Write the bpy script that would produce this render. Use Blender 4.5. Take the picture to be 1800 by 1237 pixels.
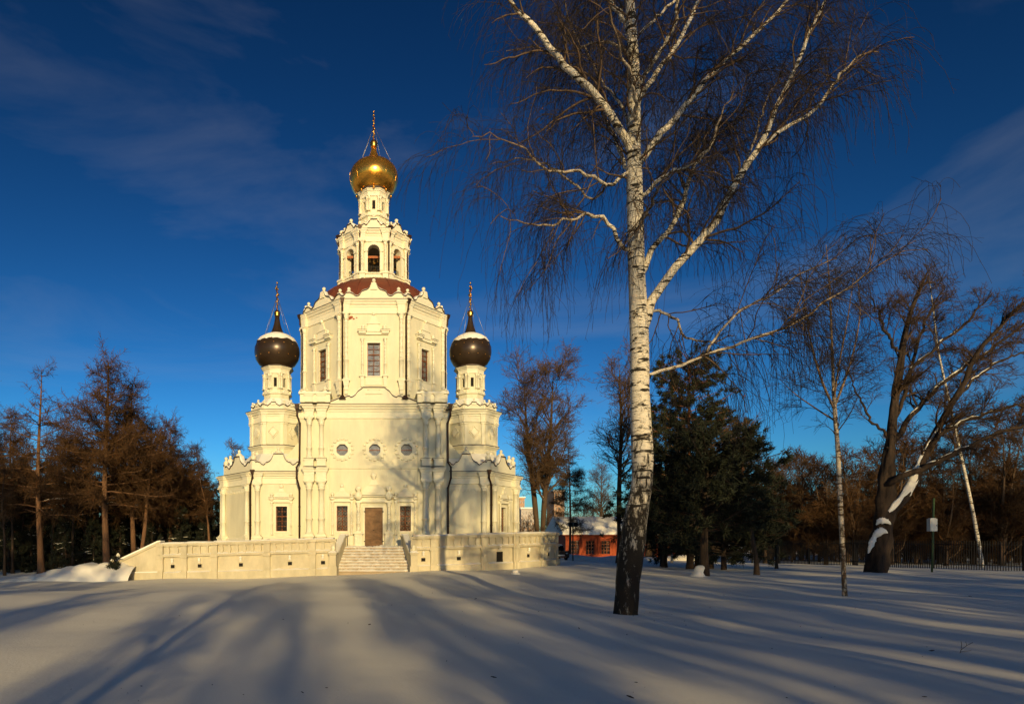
import bpy, math, random
import numpy as np
from mathutils import Vector
for o in list(bpy.data.objects): bpy.data.objects.remove(o)
scn = bpy.context.scene
COL = scn.collection
PI = math.pi
FPX, CX, HY, EYE = 1100.0, 657.0, 955.0, 1.65      # focal length, principal column, horizon row of the 1800 px photograph; eye height

# ------------------------------------------------------------------ camera
cam = bpy.data.cameras.new('camera'); cam_o = bpy.data.objects.new('camera', cam); COL.objects.link(cam_o)
cam_o.location = (0, 0, EYE); cam_o.rotation_euler = (PI/2, 0, 0)
cam.sensor_width = 36; cam.lens = 36*FPX/1800; cam.shift_x = (900-CX)/1800; cam.shift_y = (HY-618.5)/1800
cam.clip_start = 0.1; cam.clip_end = 3000
scn.camera = cam_o

# ------------------------------------------------------------------ light
ELEV = math.radians(12.3); DRIFT = -0.10
trav = Vector((DRIFT, 1, 0)).normalized()*math.cos(ELEV); trav.z = -math.sin(ELEV)
sun = bpy.data.lights.new('sun', 'SUN'); sun.energy = 5.0; sun.angle = math.radians(0.55); sun.color = (1.0, 0.74, 0.35)
sun_o = bpy.data.objects.new('sun', sun); COL.objects.link(sun_o); sun_o.location = (10, -60, 40)
sun_o.rotation_euler = trav.to_track_quat('-Z', 'Y').to_euler()
world = bpy.data.worlds.new('World'); scn.world = world; world.use_nodes = True
wn, wl = world.node_tree.nodes, world.node_tree.links
wn.clear()
def WN(t, **k):
    n = wn.new(t)
    for a, b in k.items(): setattr(n, a, b)
    return n
w_out = WN('ShaderNodeOutputWorld'); w_bg = WN('ShaderNodeBackground'); w_bg.inputs['Strength'].default_value = 0.05
sky = WN('ShaderNodeTexSky', sky_type='NISHITA', sun_disc=False)
sky.sun_elevation = ELEV; sky.sun_rotation = PI - math.atan(-DRIFT)
sky.altitude = 200; sky.air_density = 1.0; sky.dust_density = 0.6; sky.ozone_density = 4.2
hs = WN('ShaderNodeHueSaturation'); hs.inputs['Saturation'].default_value = 1.0; hs.inputs['Hue'].default_value = 0.482; hs.inputs['Value'].default_value = 0.60
gm = WN('ShaderNodeGamma'); gm.inputs['Gamma'].default_value = 2.15
wl.new(sky.outputs[0], hs.inputs['Color']); wl.new(hs.outputs[0], gm.inputs['Color'])
tc = WN('ShaderNodeTexCoord'); mp = WN('ShaderNodeMapping')
mp.inputs['Rotation'].default_value = (0.3, -0.6, 0.5); mp.inputs['Scale'].default_value = (1.1, 2.0, 4.6); mp.inputs['Location'].default_value = (-3.656, 3.474, 2.638)
nz = WN('ShaderNodeTexNoise'); nz.inputs['Scale'].default_value = 1.6; nz.inputs['Detail'].default_value = 7; nz.inputs['Roughness'].default_value = 0.55; nz.inputs['Distortion'].default_value = 0.5
cr = WN('ShaderNodeValToRGB'); cr.color_ramp.elements[0].position = 0.53; cr.color_ramp.elements[0].color = (0, 0, 0, 1); cr.color_ramp.elements[1].position = 0.82; cr.color_ramp.elements[1].color = (0.17, 0.17, 0.17, 1)
mx = WN('ShaderNodeMix', data_type='RGBA'); mx.inputs['B'].default_value = (8.4, 8.6, 8.8, 1)
wl.new(tc.outputs['Generated'], mp.inputs['Vector']); wl.new(mp.outputs[0], nz.inputs['Vector']); wl.new(nz.outputs['Fac'], cr.inputs['Fac'])
wl.new(cr.outputs['Color'], mx.inputs['Factor']); wl.new(gm.outputs[0], mx.inputs['A']); wl.new(mx.outputs['Result'], w_bg.inputs['Color'])
wl.new(w_bg.outputs[0], w_out.inputs[0])
vs = scn.view_settings; vs.view_transform = 'Standard'; vs.look = 'None'; vs.gamma = 1; vs.use_curve_mapping = False; vs.exposure = -0.12
scn.cycles.use_denoising = True
scn.cycles.max_bounces = 6; scn.cycles.diffuse_bounces = 3

# ------------------------------------------------------------------ materials
MATS = {}
def mat(name, col, rough=0.8, metal=0.0, var=0.0, vscale=3.0, bump=0.0, bscale=20.0, spec=0.3, col2=None, streak=(1, 1, 1), trans=0):
    m = bpy.data.materials.new(name); m.use_nodes = True; MATS[name] = m
    nt = m.node_tree; b = nt.nodes['Principled BSDF']
    b.inputs['Base Color'].default_value = (*col, 1); b.inputs['Roughness'].default_value = rough; b.inputs['Metallic'].default_value = metal
    b.inputs['Specular IOR Level'].default_value = spec
    if var or col2 or bump:
        t = nt.nodes.new('ShaderNodeTexCoord'); mpn = nt.nodes.new('ShaderNodeMapping'); mpn.inputs['Scale'].default_value = streak
        nt.links.new(t.outputs['Object'], mpn.inputs['Vector'])
    if var or col2:
        n = nt.nodes.new('ShaderNodeTexNoise'); n.inputs['Scale'].default_value = vscale; n.inputs['Detail'].default_value = 6; n.inputs['Roughness'].default_value = 0.65
        r = nt.nodes.new('ShaderNodeValToRGB'); r.color_ramp.elements[0].position = 0.3; r.color_ramp.elements[1].position = 0.72
        c2 = col2 or tuple(c*(1-var) for c in col)
        r.color_ramp.elements[0].color = (*c2, 1); r.color_ramp.elements[1].color = (*col, 1)
        nt.links.new(mpn.outputs[0], n.inputs['Vector']); nt.links.new(n.outputs['Fac'], r.inputs['Fac']); nt.links.new(r.outputs[0], b.inputs['Base Color'])
    if bump:
        n2 = nt.nodes.new('ShaderNodeTexNoise'); n2.inputs['Scale'].default_value = bscale; n2.inputs['Detail'].default_value = 5
        bp = nt.nodes.new('ShaderNodeBump'); bp.inputs['Strength'].default_value = bump; bp.inputs['Distance'].default_value = 0.02
        nt.links.new(mpn.outputs[0], n2.inputs['Vector']); nt.links.new(n2.outputs['Fac'], bp.inputs['Height']); nt.links.new(bp.outputs[0], b.inputs['Normal'])
    return m
mat('plaster', (0.72, 0.68, 0.49), 0.85, var=0.17, vscale=1.1, bump=0.35, bscale=9, spec=0.2, streak=(1.6, 1.6, .45))
mat('trim', (0.76, 0.72, 0.54), 0.8, var=0.09, vscale=4, bump=0.2, bscale=14, spec=0.2)
mat('terrace', (0.60, 0.54, 0.38), 0.9, var=0.30, vscale=1.3, bump=0.45, bscale=8, spec=0.15, streak=(1.2, 1.2, .6))
mat('stone', (0.42, 0.33, 0.22), 0.9, var=0.3, vscale=3, bump=0.4, bscale=10)
mat('pipe', (0.055, 0.028, 0.016), 0.5, 0.3, var=0.4, vscale=6)
mat('gold', (0.86, 0.44, 0.07), 0.22, 0.90, var=0.22, vscale=1.6, bump=0.05, bscale=5)
mat('gilt', (0.80, 0.42, 0.09), 0.30, 1.0, var=0.3, vscale=8)
mat('dome', (0.055, 0.034, 0.018), 0.30, 0.35, var=0.3, vscale=2, spec=0.5)
mat('roof', (0.17, 0.050, 0.026), 0.55, 0.0, var=0.3, vscale=1.2, bump=0.1, bscale=4)
mat('roof_seam', (0.13, 0.038, 0.02), 0.55)
mat('flash', (0.05, 0.035, 0.025), 0.55, 0.2)
mat('copper_door', (0.075, 0.040, 0.018), 0.42, 0.6, var=0.55, vscale=2.2, bump=0.5, bscale=3.0)
mat('orange', (0.36, 0.11, 0.03), 0.6, var=0.3, vscale=9)
mat('glass', (0.012, 0.014, 0.017), 0.06, 0.0, spec=0.8)
mat('glass_painted_sheen', (0.42, 0.42, 0.40), 0.10, 0.0, var=0.85, vscale=3.2, spec=0.8)  # pale mottled base colour paints in the reflection on the upper panes
mat('dark', (0.012, 0.010, 0.008), 0.9)
mat('iron', (0.02, 0.018, 0.016), 0.6, 0.4)
mat('chain', (0.32, 0.30, 0.27), 0.4, 0.8)
mat('bell', (0.20, 0.13, 0.05), 0.35, 0.9)
mat('brick_red', (0.34, 0.10, 0.045), 0.9, var=0.4, vscale=9)
mat('redwood', (0.40, 0.075, 0.022), 0.75, var=0.35, vscale=5, bump=0.3, bscale=20, streak=(0.3, 1, 6))
mat('larch_twig', (0.115, 0.056, 0.018), 0.9, var=0.65, vscale=.8)
mat('larch_bark', (0.20, 0.105, 0.052), 0.95, var=0.5, vscale=7, bump=0.8, bscale=18, streak=(1, 1, 0.25))
mat('brown_twig', (0.125, 0.072, 0.033), 0.9, var=0.35, vscale=2)
mat('brown_bark', (0.115, 0.072, 0.040), 0.95, var=0.5, vscale=7, bump=0.8, bscale=18, streak=(1, 1, 0.25))
mat('dark_twig', (0.075, 0.044, 0.024), 0.9, var=0.35, vscale=2)
mat('dark_bark', (0.060, 0.038, 0.024), 0.95, col2=(0.012, 0.009, 0.007), vscale=6, bump=1.0, bscale=14, streak=(1, 1, 0.22))
mat('birch_branch', (0.15, 0.095, 0.055), 0.85, var=0.4, vscale=4)
mat('birch_twig', (0.036, 0.026, 0.021), 0.85, var=0.4, vscale=4)
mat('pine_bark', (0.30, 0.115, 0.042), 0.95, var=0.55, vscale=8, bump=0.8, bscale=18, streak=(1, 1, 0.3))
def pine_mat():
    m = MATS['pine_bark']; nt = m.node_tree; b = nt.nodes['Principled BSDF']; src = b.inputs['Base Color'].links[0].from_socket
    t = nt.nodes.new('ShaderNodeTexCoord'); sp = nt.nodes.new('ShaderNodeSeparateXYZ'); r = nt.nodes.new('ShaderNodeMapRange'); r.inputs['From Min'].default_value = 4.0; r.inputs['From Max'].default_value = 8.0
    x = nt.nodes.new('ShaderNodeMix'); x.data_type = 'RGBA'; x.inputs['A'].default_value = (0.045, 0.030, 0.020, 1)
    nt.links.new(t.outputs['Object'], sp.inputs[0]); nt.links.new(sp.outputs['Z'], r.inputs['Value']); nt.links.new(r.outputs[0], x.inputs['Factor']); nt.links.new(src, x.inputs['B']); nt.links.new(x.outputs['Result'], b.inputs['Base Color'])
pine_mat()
mat('needle', (0.040, 0.044, 0.016), 0.8, col2=(0.016, 0.022, 0.009), vscale=0.9)
mat('needle_dark', (0.022, 0.026, 0.012), 0.85, col2=(0.010, 0.014, 0.007), vscale=0.9)
mat('dry_leaf', (0.30, 0.075, 0.022), 0.8, var=0.5, vscale=8)
mat('tower_brick', (0.42, 0.27, 0.17), 0.9, var=0.2, vscale=0.3)
mat('far_white', (0.42, 0.38, 0.33), 0.9, var=0.1, vscale=0.3)
mat('box_white', (0.70, 0.68, 0.60), 0.6, var=0.15, vscale=3)
mat('green_pole', (0.03, 0.06, 0.025), 0.6)
mat('car_paint', (0.012, 0.014, 0.018), 0.25, 0.3, spec=0.6)
mat('tyre', (0.012, 0.012, 0.012), 0.9)
mat('lamp_glass', (0.75, 0.72, 0.62), 0.3)

def snow_mat():
    m = mat('snow', (0.80, 0.77, 0.68), 0.62, spec=0.25)
    nt = m.node_tree; b = nt.nodes['Principled BSDF']
    t = nt.nodes.new('ShaderNodeTexCoord')
    n1 = nt.nodes.new('ShaderNodeTexNoise'); n1.inputs['Scale'].default_value = 0.55; n1.inputs['Detail'].default_value = 8; n1.inputs['Roughness'].default_value = 0.55
    n2 = nt.nodes.new('ShaderNodeTexNoise'); n2.inputs['Scale'].default_value = 22; n2.inputs['Detail'].default_value = 4
    bp = nt.nodes.new('ShaderNodeBump'); bp.inputs['Strength'].default_value = 0.42; bp.inputs['Distance'].default_value = 0.08
    bp2 = nt.nodes.new('ShaderNodeBump'); bp2.inputs['Strength'].default_value = 0.40; bp2.inputs['Distance'].default_value = 0.014
    for n in (n1, n2): nt.links.new(t.outputs['Object'], n.inputs['Vector'])
    nt.links.new(n1.outputs['Fac'], bp.inputs['Height']); nt.links.new(n2.outputs['Fac'], bp2.inputs['Height'])
    nt.links.new(bp.outputs[0], bp2.inputs['Normal']); nt.links.new(bp2.outputs[0], b.inputs['Normal'])
    return m
snow_mat()

def birch_mat(name, z_dark, z_fade, dark_amt=0.62, young=None, freq=1.0):
    """white bark with dark lenticels and scars, breaking into black furrowed bark towards the foot of the trunk"""
    m = mat(name, (0.64, 0.58, 0.47), 0.8, spec=0.2)
    nt = m.node_tree; N = nt.nodes; Lk = nt.links; b = N['Principled BSDF']
    t = N.new('ShaderNodeTexCoord')
    def noise(sc, st, det=4, rg=0.6):
        mp_ = N.new('ShaderNodeMapping'); mp_.inputs['Scale'].default_value = st
        n = N.new('ShaderNodeTexNoise'); n.inputs['Scale'].default_value = sc; n.inputs['Detail'].default_value = det; n.inputs['Roughness'].default_value = rg
        Lk.new(t.outputs['Object'], mp_.inputs['Vector']); Lk.new(mp_.outputs[0], n.inputs['Vector']); return n.outputs['Fac']
    def ramp(f, a, c):
        r = N.new('ShaderNodeMapRange'); r.inputs['From Min'].default_value = a; r.inputs['From Max'].default_value = c
        Lk.new(f, r.inputs['Value']); return r.outputs['Result']
    def math_(op, a, c):
        n = N.new('ShaderNodeMath'); n.operation = op
        for i, v in enumerate((a, c)):
            if isinstance(v, (int, float)): n.inputs[i].default_value = v
            else: Lk.new(v, n.inputs[i])
        return n.outputs[0]
    lent = ramp(noise(1.7, (1.5, 1.5, 8.5), 4), 0.565, 0.60)
    fine = ramp(noise(5.0, (1.5, 1.5, 13), 3), 0.60, 0.68)
    scar = ramp(noise(1.25, (1.4, 1.4, 3.4), 6, 0.75), 0.585, 0.62)
    sep = N.new('ShaderNodeSeparateXYZ'); Lk.new(t.outputs['Object'], sep.inputs[0])
    low = N.new('ShaderNodeMapRange'); low.inputs['From Min'].default_value = z_fade; low.inputs['From Max'].default_value = z_dark
    low.inputs['To Min'].default_value = -0.30; low.inputs['To Max'].default_value = dark_amt*0.28
    Lk.new(sep.outputs['Z'], low.inputs['Value'])
    rough = math_('ADD', noise(5.5, (1.7, 1.7, 0.55), 9, 0.75), low.outputs['Result'])
    foot = ramp(rough, 0.52, 0.60)
    k = math_('MAXIMUM', math_('MAXIMUM', lent, math_('MULTIPLY', fine, 0.75)), math_('MAXIMUM', scar, foot))
    mixn = N.new('ShaderNodeMix'); mixn.data_type = 'RGBA'; mixn.inputs['A'].default_value = (0.64, 0.58, 0.47, 1); mixn.inputs['B'].default_value = (0.022, 0.018, 0.013, 1)
    Lk.new(k, mixn.inputs['Factor'])
    if young:       # young wood is still brown; the white bark comes with thickness
        at = N.new('ShaderNodeAttribute'); at.attribute_name = 'thick'
        mr = N.new('ShaderNodeMapRange'); mr.inputs['From Min'].default_value = young[0]; mr.inputs['From Max'].default_value = young[1]; Lk.new(at.outputs['Fac'], mr.inputs['Value'])
        m2 = N.new('ShaderNodeMix'); m2.data_type = 'RGBA'; m2.inputs['A'].default_value = (0.20, 0.125, 0.070, 1); Lk.new(mr.outputs['Result'], m2.inputs['Factor']); Lk.new(mixn.outputs['Result'], m2.inputs['B']); Lk.new(m2.outputs['Result'], b.inputs['Base Color'])
    else: Lk.new(mixn.outputs['Result'], b.inputs['Base Color'])
    bp = N.new('ShaderNodeBump'); bp.inputs['Strength'].default_value = 0.9; bp.inputs['Distance'].default_value = 0.02; bp.invert = True
    Lk.new(k, bp.inputs['Height']); Lk.new(bp.outputs[0], b.inputs['Normal'])
birch_mat('birch_bark', 1.2, 8.5, 0.56)
birch_mat('birch_limb', -50, -40, 0.0, (0.010, 0.042))
birch_mat('birch_young', 0.4, 7.0, 0.36, (0.028, 0.085))
birch_mat('birch_far', -50, -40, 0.0)

# ------------------------------------------------------------------ object helpers
def link(name, me, parent=None, loc=None):
    o = bpy.data.objects.new(name, me); COL.objects.link(o)
    if parent is not None: o.parent = parent
    if loc is not None: o.location = loc
    return o
def tag(o, label=None, cat=None, group=None, kind=None):
    if label: o['label'] = label
    if cat: o['category'] = cat
    if group: o['group'] = group
    if kind: o['kind'] = kind
    return o
def thing(name, label, cat, loc=(0, 0, 0), group=None, rz=0):
    o = link(name, None); o.location = loc; o.rotation_euler = (0, 0, rz); o.empty_display_size = 0.3
    return tag(o, label, cat, group)
def copy_tree(o, parent=None):
    c = o.copy(); COL.objects.link(c); c.parent = parent
    for ch in list(o.children): copy_tree(ch, c)
    return c
def mesh_np(name, V, F4, material, smooth=True):
    """V (n,3), F4: list of (m,k) index arrays"""
    me = bpy.data.meshes.new(name)
    me.vertices.add(len(V)); me.vertices.foreach_set('co', np.asarray(V, np.float32).ravel())
    nl = sum(f.size for f in F4); npol = sum(len(f) for f in F4)
    me.loops.add(nl); me.polygons.add(npol)
    me.loops.foreach_set('vertex_index', np.concatenate([f.ravel() for f in F4]).astype(np.int32))
    st = []; s = 0
    for f in F4:
        st.append(s + np.arange(len(f))*f.shape[1]); s += f.size
    me.polygons.foreach_set('loop_start', np.concatenate(st).astype(np.int32))
    me.polygons.foreach_set('use_smooth', np.full(npol, smooth))
    me.update(calc_edges=True); me.materials.append(MATS[material]); return me

class Frame:
    def __init__(s, o, u, n=None):
        s.o = np.array(o, float); s.u = np.array([u[0], u[1], 0.0]); s.u /= np.linalg.norm(s.u)
        s.n = np.array([s.u[1], -s.u[0], 0.0])          # outward: to the right of u seen from above
    def __call__(s, u, d, z): return s.o + s.u*u + s.n*d + np.array([0, 0, z])
class MB:
    def __init__(s, fr=None, shear=0.0): s.v = []; s.f = []; s.sm = []; s.fr = fr or Frame((0, 0, 0), (1, 0)); s.shear = shear
    def vert(s, u, d, z):
        p = s.fr(u, d, z); s.v.append((p[0], p[1], p[2] + s.shear*p[0])); return len(s.v)-1
    def face(s, ids, sm=False): s.f.append(tuple(ids)); s.sm.append(sm)
    def box(s, u0, u1, d0, d1, z0, z1):
        i = [s.vert(u, d, z) for z in (z0, z1) for (u, d) in ((u0, d0), (u1, d0), (u1, d1), (u0, d1))]
        for q in ((0, 1, 2, 3), (7, 6, 5, 4), (1, 0, 4, 5), (2, 1, 5, 6), (3, 2, 6, 7), (0, 3, 7, 4)): s.face([i[k] for k in q])
        return s
    def frust(s, u, d, z0, z1, a0, b0, a1, b1):
        i = [s.vert(u+x*a, d+y*b, z) for (z, a, b) in ((z0, a0, b0), (z1, a1, b1)) for (x, y) in ((-1, -1), (1, -1), (1, 1), (-1, 1))]
        for q in ((0, 1, 2, 3), (7, 6, 5, 4), (1, 0, 4, 5), (2, 1, 5, 6), (3, 2, 6, 7), (0, 3, 7, 4)): s.face([i[k] for k in q])
        return s
    def prof(s, pts, d0, d1):
        """outline in (u, z), counter-clockwise, extruded from depth d0 to d1"""
        n = len(pts); a = [s.vert(u, d0, z) for u, z in pts]; b = [s.vert(u, d1, z) for u, z in pts]
        s.face(b); s.face(a[::-1])
        for k in range(n): s.face([a[k], a[(k+1) % n], b[(k+1) % n], b[k]])
        return s
    def lathe(s, u, d, z, pr, n=14, a0=0.0, sm=True, cap=True):
        rings = []
        for r, h in pr: rings.append([s.vert(u+r*math.cos(a0+2*PI*k/n), d+r*math.sin(a0+2*PI*k/n), z+h) for k in range(n)])
        for i in range(len(rings)-1):
            for k in range(n): s.face([rings[i][k], rings[i][(k+1) % n], rings[i+1][(k+1) % n], rings[i+1][k]], sm)
        if cap: s.face(rings[0][::-1]); s.face(rings[-1])
        return s
    def ball(s, u, d, z, r, n=12, m=7):
        return s.lathe(u, d, z, [(max(1e-3, r*math.sin(PI*k/m)), -r*math.cos(PI*k/m)) for k in range(m+1)], n)
    def sweep(s, poly, pr, closed=True, cap=True):
        """profile [(outward, z)] along a polygon of (x, y), counter-clockwise so that outside lies to the right"""
        n = len(poly); P = [np.array(p, float) for p in poly]; nor = []
        for k in range(n if closed else n-1):
            e = P[(k+1) % n]-P[k]; e /= np.linalg.norm(e); nor.append(np.array([e[1], -e[0]]))
        mit = []
        for k in range(n):
            if closed: a, b = nor[k-1], nor[k]
            else: a, b = nor[max(k-1, 0)], nor[min(k, n-2)]
            m = a+b; mit.append(m/max(0.3, (1+a.dot(b))))
        rings = []
        for k in range(n): rings.append([s.vert(P[k][0]+mit[k][0]*d, -(P[k][1]+mit[k][1]*d), z) for d, z in pr])
        for k in range(n if closed else n-1):
            A, B = rings[k], rings[(k+1) % n]
            for j in range(len(pr)-1): s.face([A[j], B[j], B[j+1], A[j+1]])
        if not closed and cap: s.face(rings[0]); s.face(rings[-1][::-1])
        return s
    def tube(s, pts, r, n=6):
        pts = [np.array(p, float) for p in pts]; rings = []
        for k, p in enumerate(pts):
            t = pts[min(k+1, len(pts)-1)]-pts[max(k-1, 0)]; t /= np.linalg.norm(t)
            a = np.cross(t, (0.31, 0.17, 0.93) if abs(t[2]) < 0.9 else (1, 0.1, 0)); a /= np.linalg.norm(a); b = np.cross(t, a)
            ring = []
            for j in range(n):
                q = p + r*(a*math.cos(2*PI*j/n)+b*math.sin(2*PI*j/n)); s.v.append((q[0], q[1], q[2])); ring.append(len(s.v)-1)
            rings.append(ring)
        for i in range(len(rings)-1):
            for j in range(n): s.face([rings[i][j], rings[i][(j+1) % n], rings[i+1][(j+1) % n], rings[i+1][j]], True)
        s.face(rings[0][::-1]); s.face(rings[-1]); return s
    def mesh(s, name, material):
        me = bpy.data.meshes.new(name); me.from_pydata(s.v, [], s.f); me.polygons.foreach_set('use_smooth', s.sm)
        import bmesh
        b = bmesh.new(); b.from_mesh(me); bmesh.ops.recalc_face_normals(b, faces=b.faces); b.to_mesh(me); b.free()
        me.materials.append(MATS[material]); return me
    def build(s, name, material, parent=None): return link(name, s.mesh(name, material), parent)
def wall_holes(m, u0, u1, z0, z1, d, holes, depth):
    """flat wall face at depth d with rectangular openings (a0,a1,b0,b1) that have reveals going back by depth"""
    us = sorted({u0, u1, *[h[0] for h in holes], *[h[1] for h in holes]}); zs = sorted({z0, z1, *[h[2] for h in holes], *[h[3] for h in holes]})
    for i in range(len(us)-1):
        for j in range(len(zs)-1):
            cu, cz = (us[i]+us[i+1])/2, (zs[j]+zs[j+1])/2
            if any(h[0] < cu < h[1] and h[2] < cz < h[3] for h in holes): continue
            m.face([m.vert(us[i], d, zs[j]), m.vert(us[i+1], d, zs[j]), m.vert(us[i+1], d, zs[j+1]), m.vert(us[i], d, zs[j+1])])
    for a0, a1, b0, b1 in holes:
        f = [(a0, b0), (a1, b0), (a1, b1), (a0, b1)]
        for k in range(4):
            (p, q), (r, t) = f[k], f[(k+1) % 4]
            m.face([m.vert(p, d, q), m.vert(r, d, t), m.vert(r, d-depth, t), m.vert(p, d-depth, q)])
def W(px, py, Y): return np.array([(px-CX)*Y/FPX, Y, EYE+(HY-py)*Y/FPX])
def sm_(x, a, b):
    t = np.clip((np.asarray(x, float)-a)/(b-a), 0, 1); return t*t*(3-2*t)

# ------------------------------------------------------------------ ground
def G(x, y):
    x = np.asarray(x, float); y = np.asarray(y, float)
    w = sm_(y, 18, 32)*(1-sm_(y, 62, 85))
    z = -0.10*w + 0.029*np.clip(x, -16, 13)*w*(1-sm_(x, 13, 21))
    z = z + 0.06*np.exp(-(((x-5.8)/1.3)**2+((y-14.6)/1.2)**2)) - 0.03*np.exp(-(((x-6.5)/4.5)**2+((y-14)/4.0)**2))
    z = z + 0.16*np.exp(-(((x-29.0)/1.8)**2+((y-36.2)/1.5)**2))
    z = z + 0.07*np.sin(x*0.31+0.7)*np.sin(y*0.23+0.4) + 0.035*np.sin(x*0.83+y*0.31) + 0.02*np.sin(x*0.4-y*1.1+2)
    z = z - 0.16*np.exp(-((x-5)/4.5)**2-((y-25)/5.0)**2)
    return z
def gz(x, y): return float(G(x, y))
def axis(dense0, dense1, step, lo, hi):
    a = list(np.arange(dense0, dense1+1e-6, step)); s = step; p = dense1
    while p < hi: s *= 1.22; p += s; a.append(p)
    s = step; p = dense0; pre = []
    while p > lo: s *= 1.22; p -= s; pre.append(p)
    return np.array(pre[::-1]+a)
gx, gy = axis(-32, 50, 0.42, -1500, 1500), axis(1, 52, 0.42, -1500, 1500)
XX, YY = np.meshgrid(gx, gy); ZZ = G(XX, YY)
nx, ny = len(gx), len(gy); idx = np.arange(nx*ny).reshape(ny, nx)
gf = np.stack([idx[:-1, :-1], idx[:-1, 1:], idx[1:, 1:], idx[1:, :-1]], -1).reshape(-1, 4)
tag(link('snow_ground', mesh_np('snow_ground', np.stack([XX, YY, ZZ], -1).reshape(-1, 3), [gf], 'snow')), kind='structure')

def heap(name, x0, x1, yc, hw, hfun, seed, nx_=90, ny_=26):
    """ploughed snow lying on the ground: rough ridge between x0 and x1"""
    r = np.random.RandomState(seed); xs = np.linspace(x0, x1, nx_); vs_ = np.linspace(-1, 1, ny_)
    X_, V_ = np.meshgrid(xs, vs_); Y_ = yc(X_)+V_*hw
    prof_ = np.clip(1-V_**2, 0, 1)**0.8
    lump = sum(a*np.sin(X_*fx+Y_*fy+p) for a, fx, fy, p in [(r.uniform(.03, .08), r.uniform(1, 6), r.uniform(-5, 5), r.uniform(0, 6)) for _ in range(10)])
    H_ = hfun(X_)
    Z_ = G(X_, Y_) - 0.06 + prof_*(H_*(1+0.35*lump)+0.02+0.05*r.rand(*X_.shape)*np.minimum(H_*3, 1))
    i_ = np.arange(nx_*ny_).reshape(ny_, nx_)
    f_ = np.stack([i_[:-1, :-1], i_[:-1, 1:], i_[1:, 1:], i_[1:, :-1]], -1).reshape(-1, 4)
    return link(name, mesh_np(name, np.stack([X_, Y_, Z_], -1).reshape(-1, 3), [f_], 'snow'))
tag(heap('snow_bank', -26, -14.2, lambda x: 37.6+0.03*(x+20), 1.7, lambda x: 0.22+0.85*sm_(x, -21.5, -16.5)*(1-0.25*sm_(x, -15.2, -14.2)), 4),
    'rough ploughed snow bank beside the low end of the church terrace', 'snow bank')
tag(heap('snow_bank', 13.0, 40, lambda x: 66+0*x, 1.8, lambda x: 0.45+0.15*np.sin(x), 9),
    'low ploughed snow ridge along the foot of the red wooden building', 'snow bank')

# ------------------------------------------------------------------ church
from mathutils import Matrix
_link = link
def link(name, me, parent=None, loc=None):
    o = _link(name, me, parent, loc)
    if parent is not None and parent.type == 'EMPTY' and parent.get('category') in ('church', 'terrace', 'building'):
        o.matrix_parent_inverse = Matrix.Translation(-parent.location)     # these parts are modelled in world coordinates
    return o
CY = 46.15
FLOOR = 1.39
church = thing('church', 'cream baroque church with tiered octagonal tower, gilded dome and two dark onion domes', 'church', (0, CY, FLOOR))
def oct_frame(cx, cy, R, k, n=8):
    a = -PI/2 + 2*PI*k/n; nx_, ny_ = math.cos(a), math.sin(a)
    return Frame((cx+nx_*R, cy+ny_*R, 0), (-ny_, nx_))
def oct_poly(cx, cy, R, n=8):
    q = R/math.cos(PI/n); return [(cx+q*math.cos(-PI/2+PI/n+2*PI*k/n), cy+q*math.sin(-PI/2+PI/n+2*PI*k/n)) for k in range(n)]

def part(name, material, parent, fr=None): return MB(fr), name, material, parent
def fin(m, name, material, parent): return m.build(name, material, parent)

def column(fr, u, d, z0, z1, r, parent, ring=0.24, cap=True, name='column', beads=0):
    m = MB(fr); H = z1-z0
    m.box(u-1.45*r, u+1.45*r, d-1.3*r, d+1.45*r, z0, z0+0.45*r)
    pr = [(1.35*r, 0.45*r), (1.42*r, 0.62*r), (1.35*r, 0.8*r), (1.12*r, 0.95*r), (1.05*r, 1.25*r), (r, 1.5*r)]
    if ring:
        zr = H*ring; pr += [(r, zr-0.32*r), (1.22*r, zr-0.2*r), (1.22*r, zr+0.05*r), (0.98*r, zr+0.2*r)]
    top = H-(2.6*r if cap else 0.6*r)
    if beads:
        for k in range(beads):
            zz = H*ring+0.3*r+(top-H*ring-0.5*r)*(k+0.5)/beads; pr += [(0.86*r, zz-0.16*r), (1.02*r, zz), (0.86*r, zz+0.16*r)]
    pr += [(0.88*r, top-0.1*r), (1.15*r, top), (1.15*r, top+0.2*r), (0.9*r, top+0.3*r)]
    if cap: pr += [(1.0*r, top+0.7*r), (1.3*r, top+1.2*r), (1.12*r, top+1.3*r), (1.3*r, top+1.8*r), (1.5*r, top+2.15*r)]
    m.lathe(u, d, z0, pr, 12)
    m.box(u-1.55*r, u+1.55*r, d-1.3*r, d+1.55*r, z1-0.42*r, z1)
    return m.build(name, 'trim', parent)
ENT = lambda z0, z1, p: [(0.0, z0), (0.10*p+0.04, z0+0.02), (0.10*p+0.04, z0+0.10*(z1-z0)), (0.03, z0+0.16*(z1-z0)), (0.03, z0+0.48*(z1-z0)), (0.25*p, z0+0.56*(z1-z0)), (0.25*p, z0+0.64*(z1-z0)),
                         (0.55*p, z0+0.72*(z1-z0)), (0.6*p, z0+0.80*(z1-z0)), (0.9*p, z0+0.90*(z1-z0)), (p, z0+0.94*(z1-z0)), (p, z1), (-0.05, z1+0.06)]
def ent_block(fr, u, w, d, z0, z1, p, parent, name='entablature_block'):
    """the entablature breaking forward over a column"""
    m = MB()
    a = [fr(u-w, -0.05, 0), fr(u-w, d, 0), fr(u+w, d, 0), fr(u+w, -0.05, 0)]
    m.sweep([(q[0], q[1]) for q in a], ENT(z0, z1-0.012, p), closed=False)
    m.fr = fr; m.box(u-w+.01, u+w-.01, -0.05, d-.01, z0+.01, z1-.02)
    return m.build(name, 'trim', parent)
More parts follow.
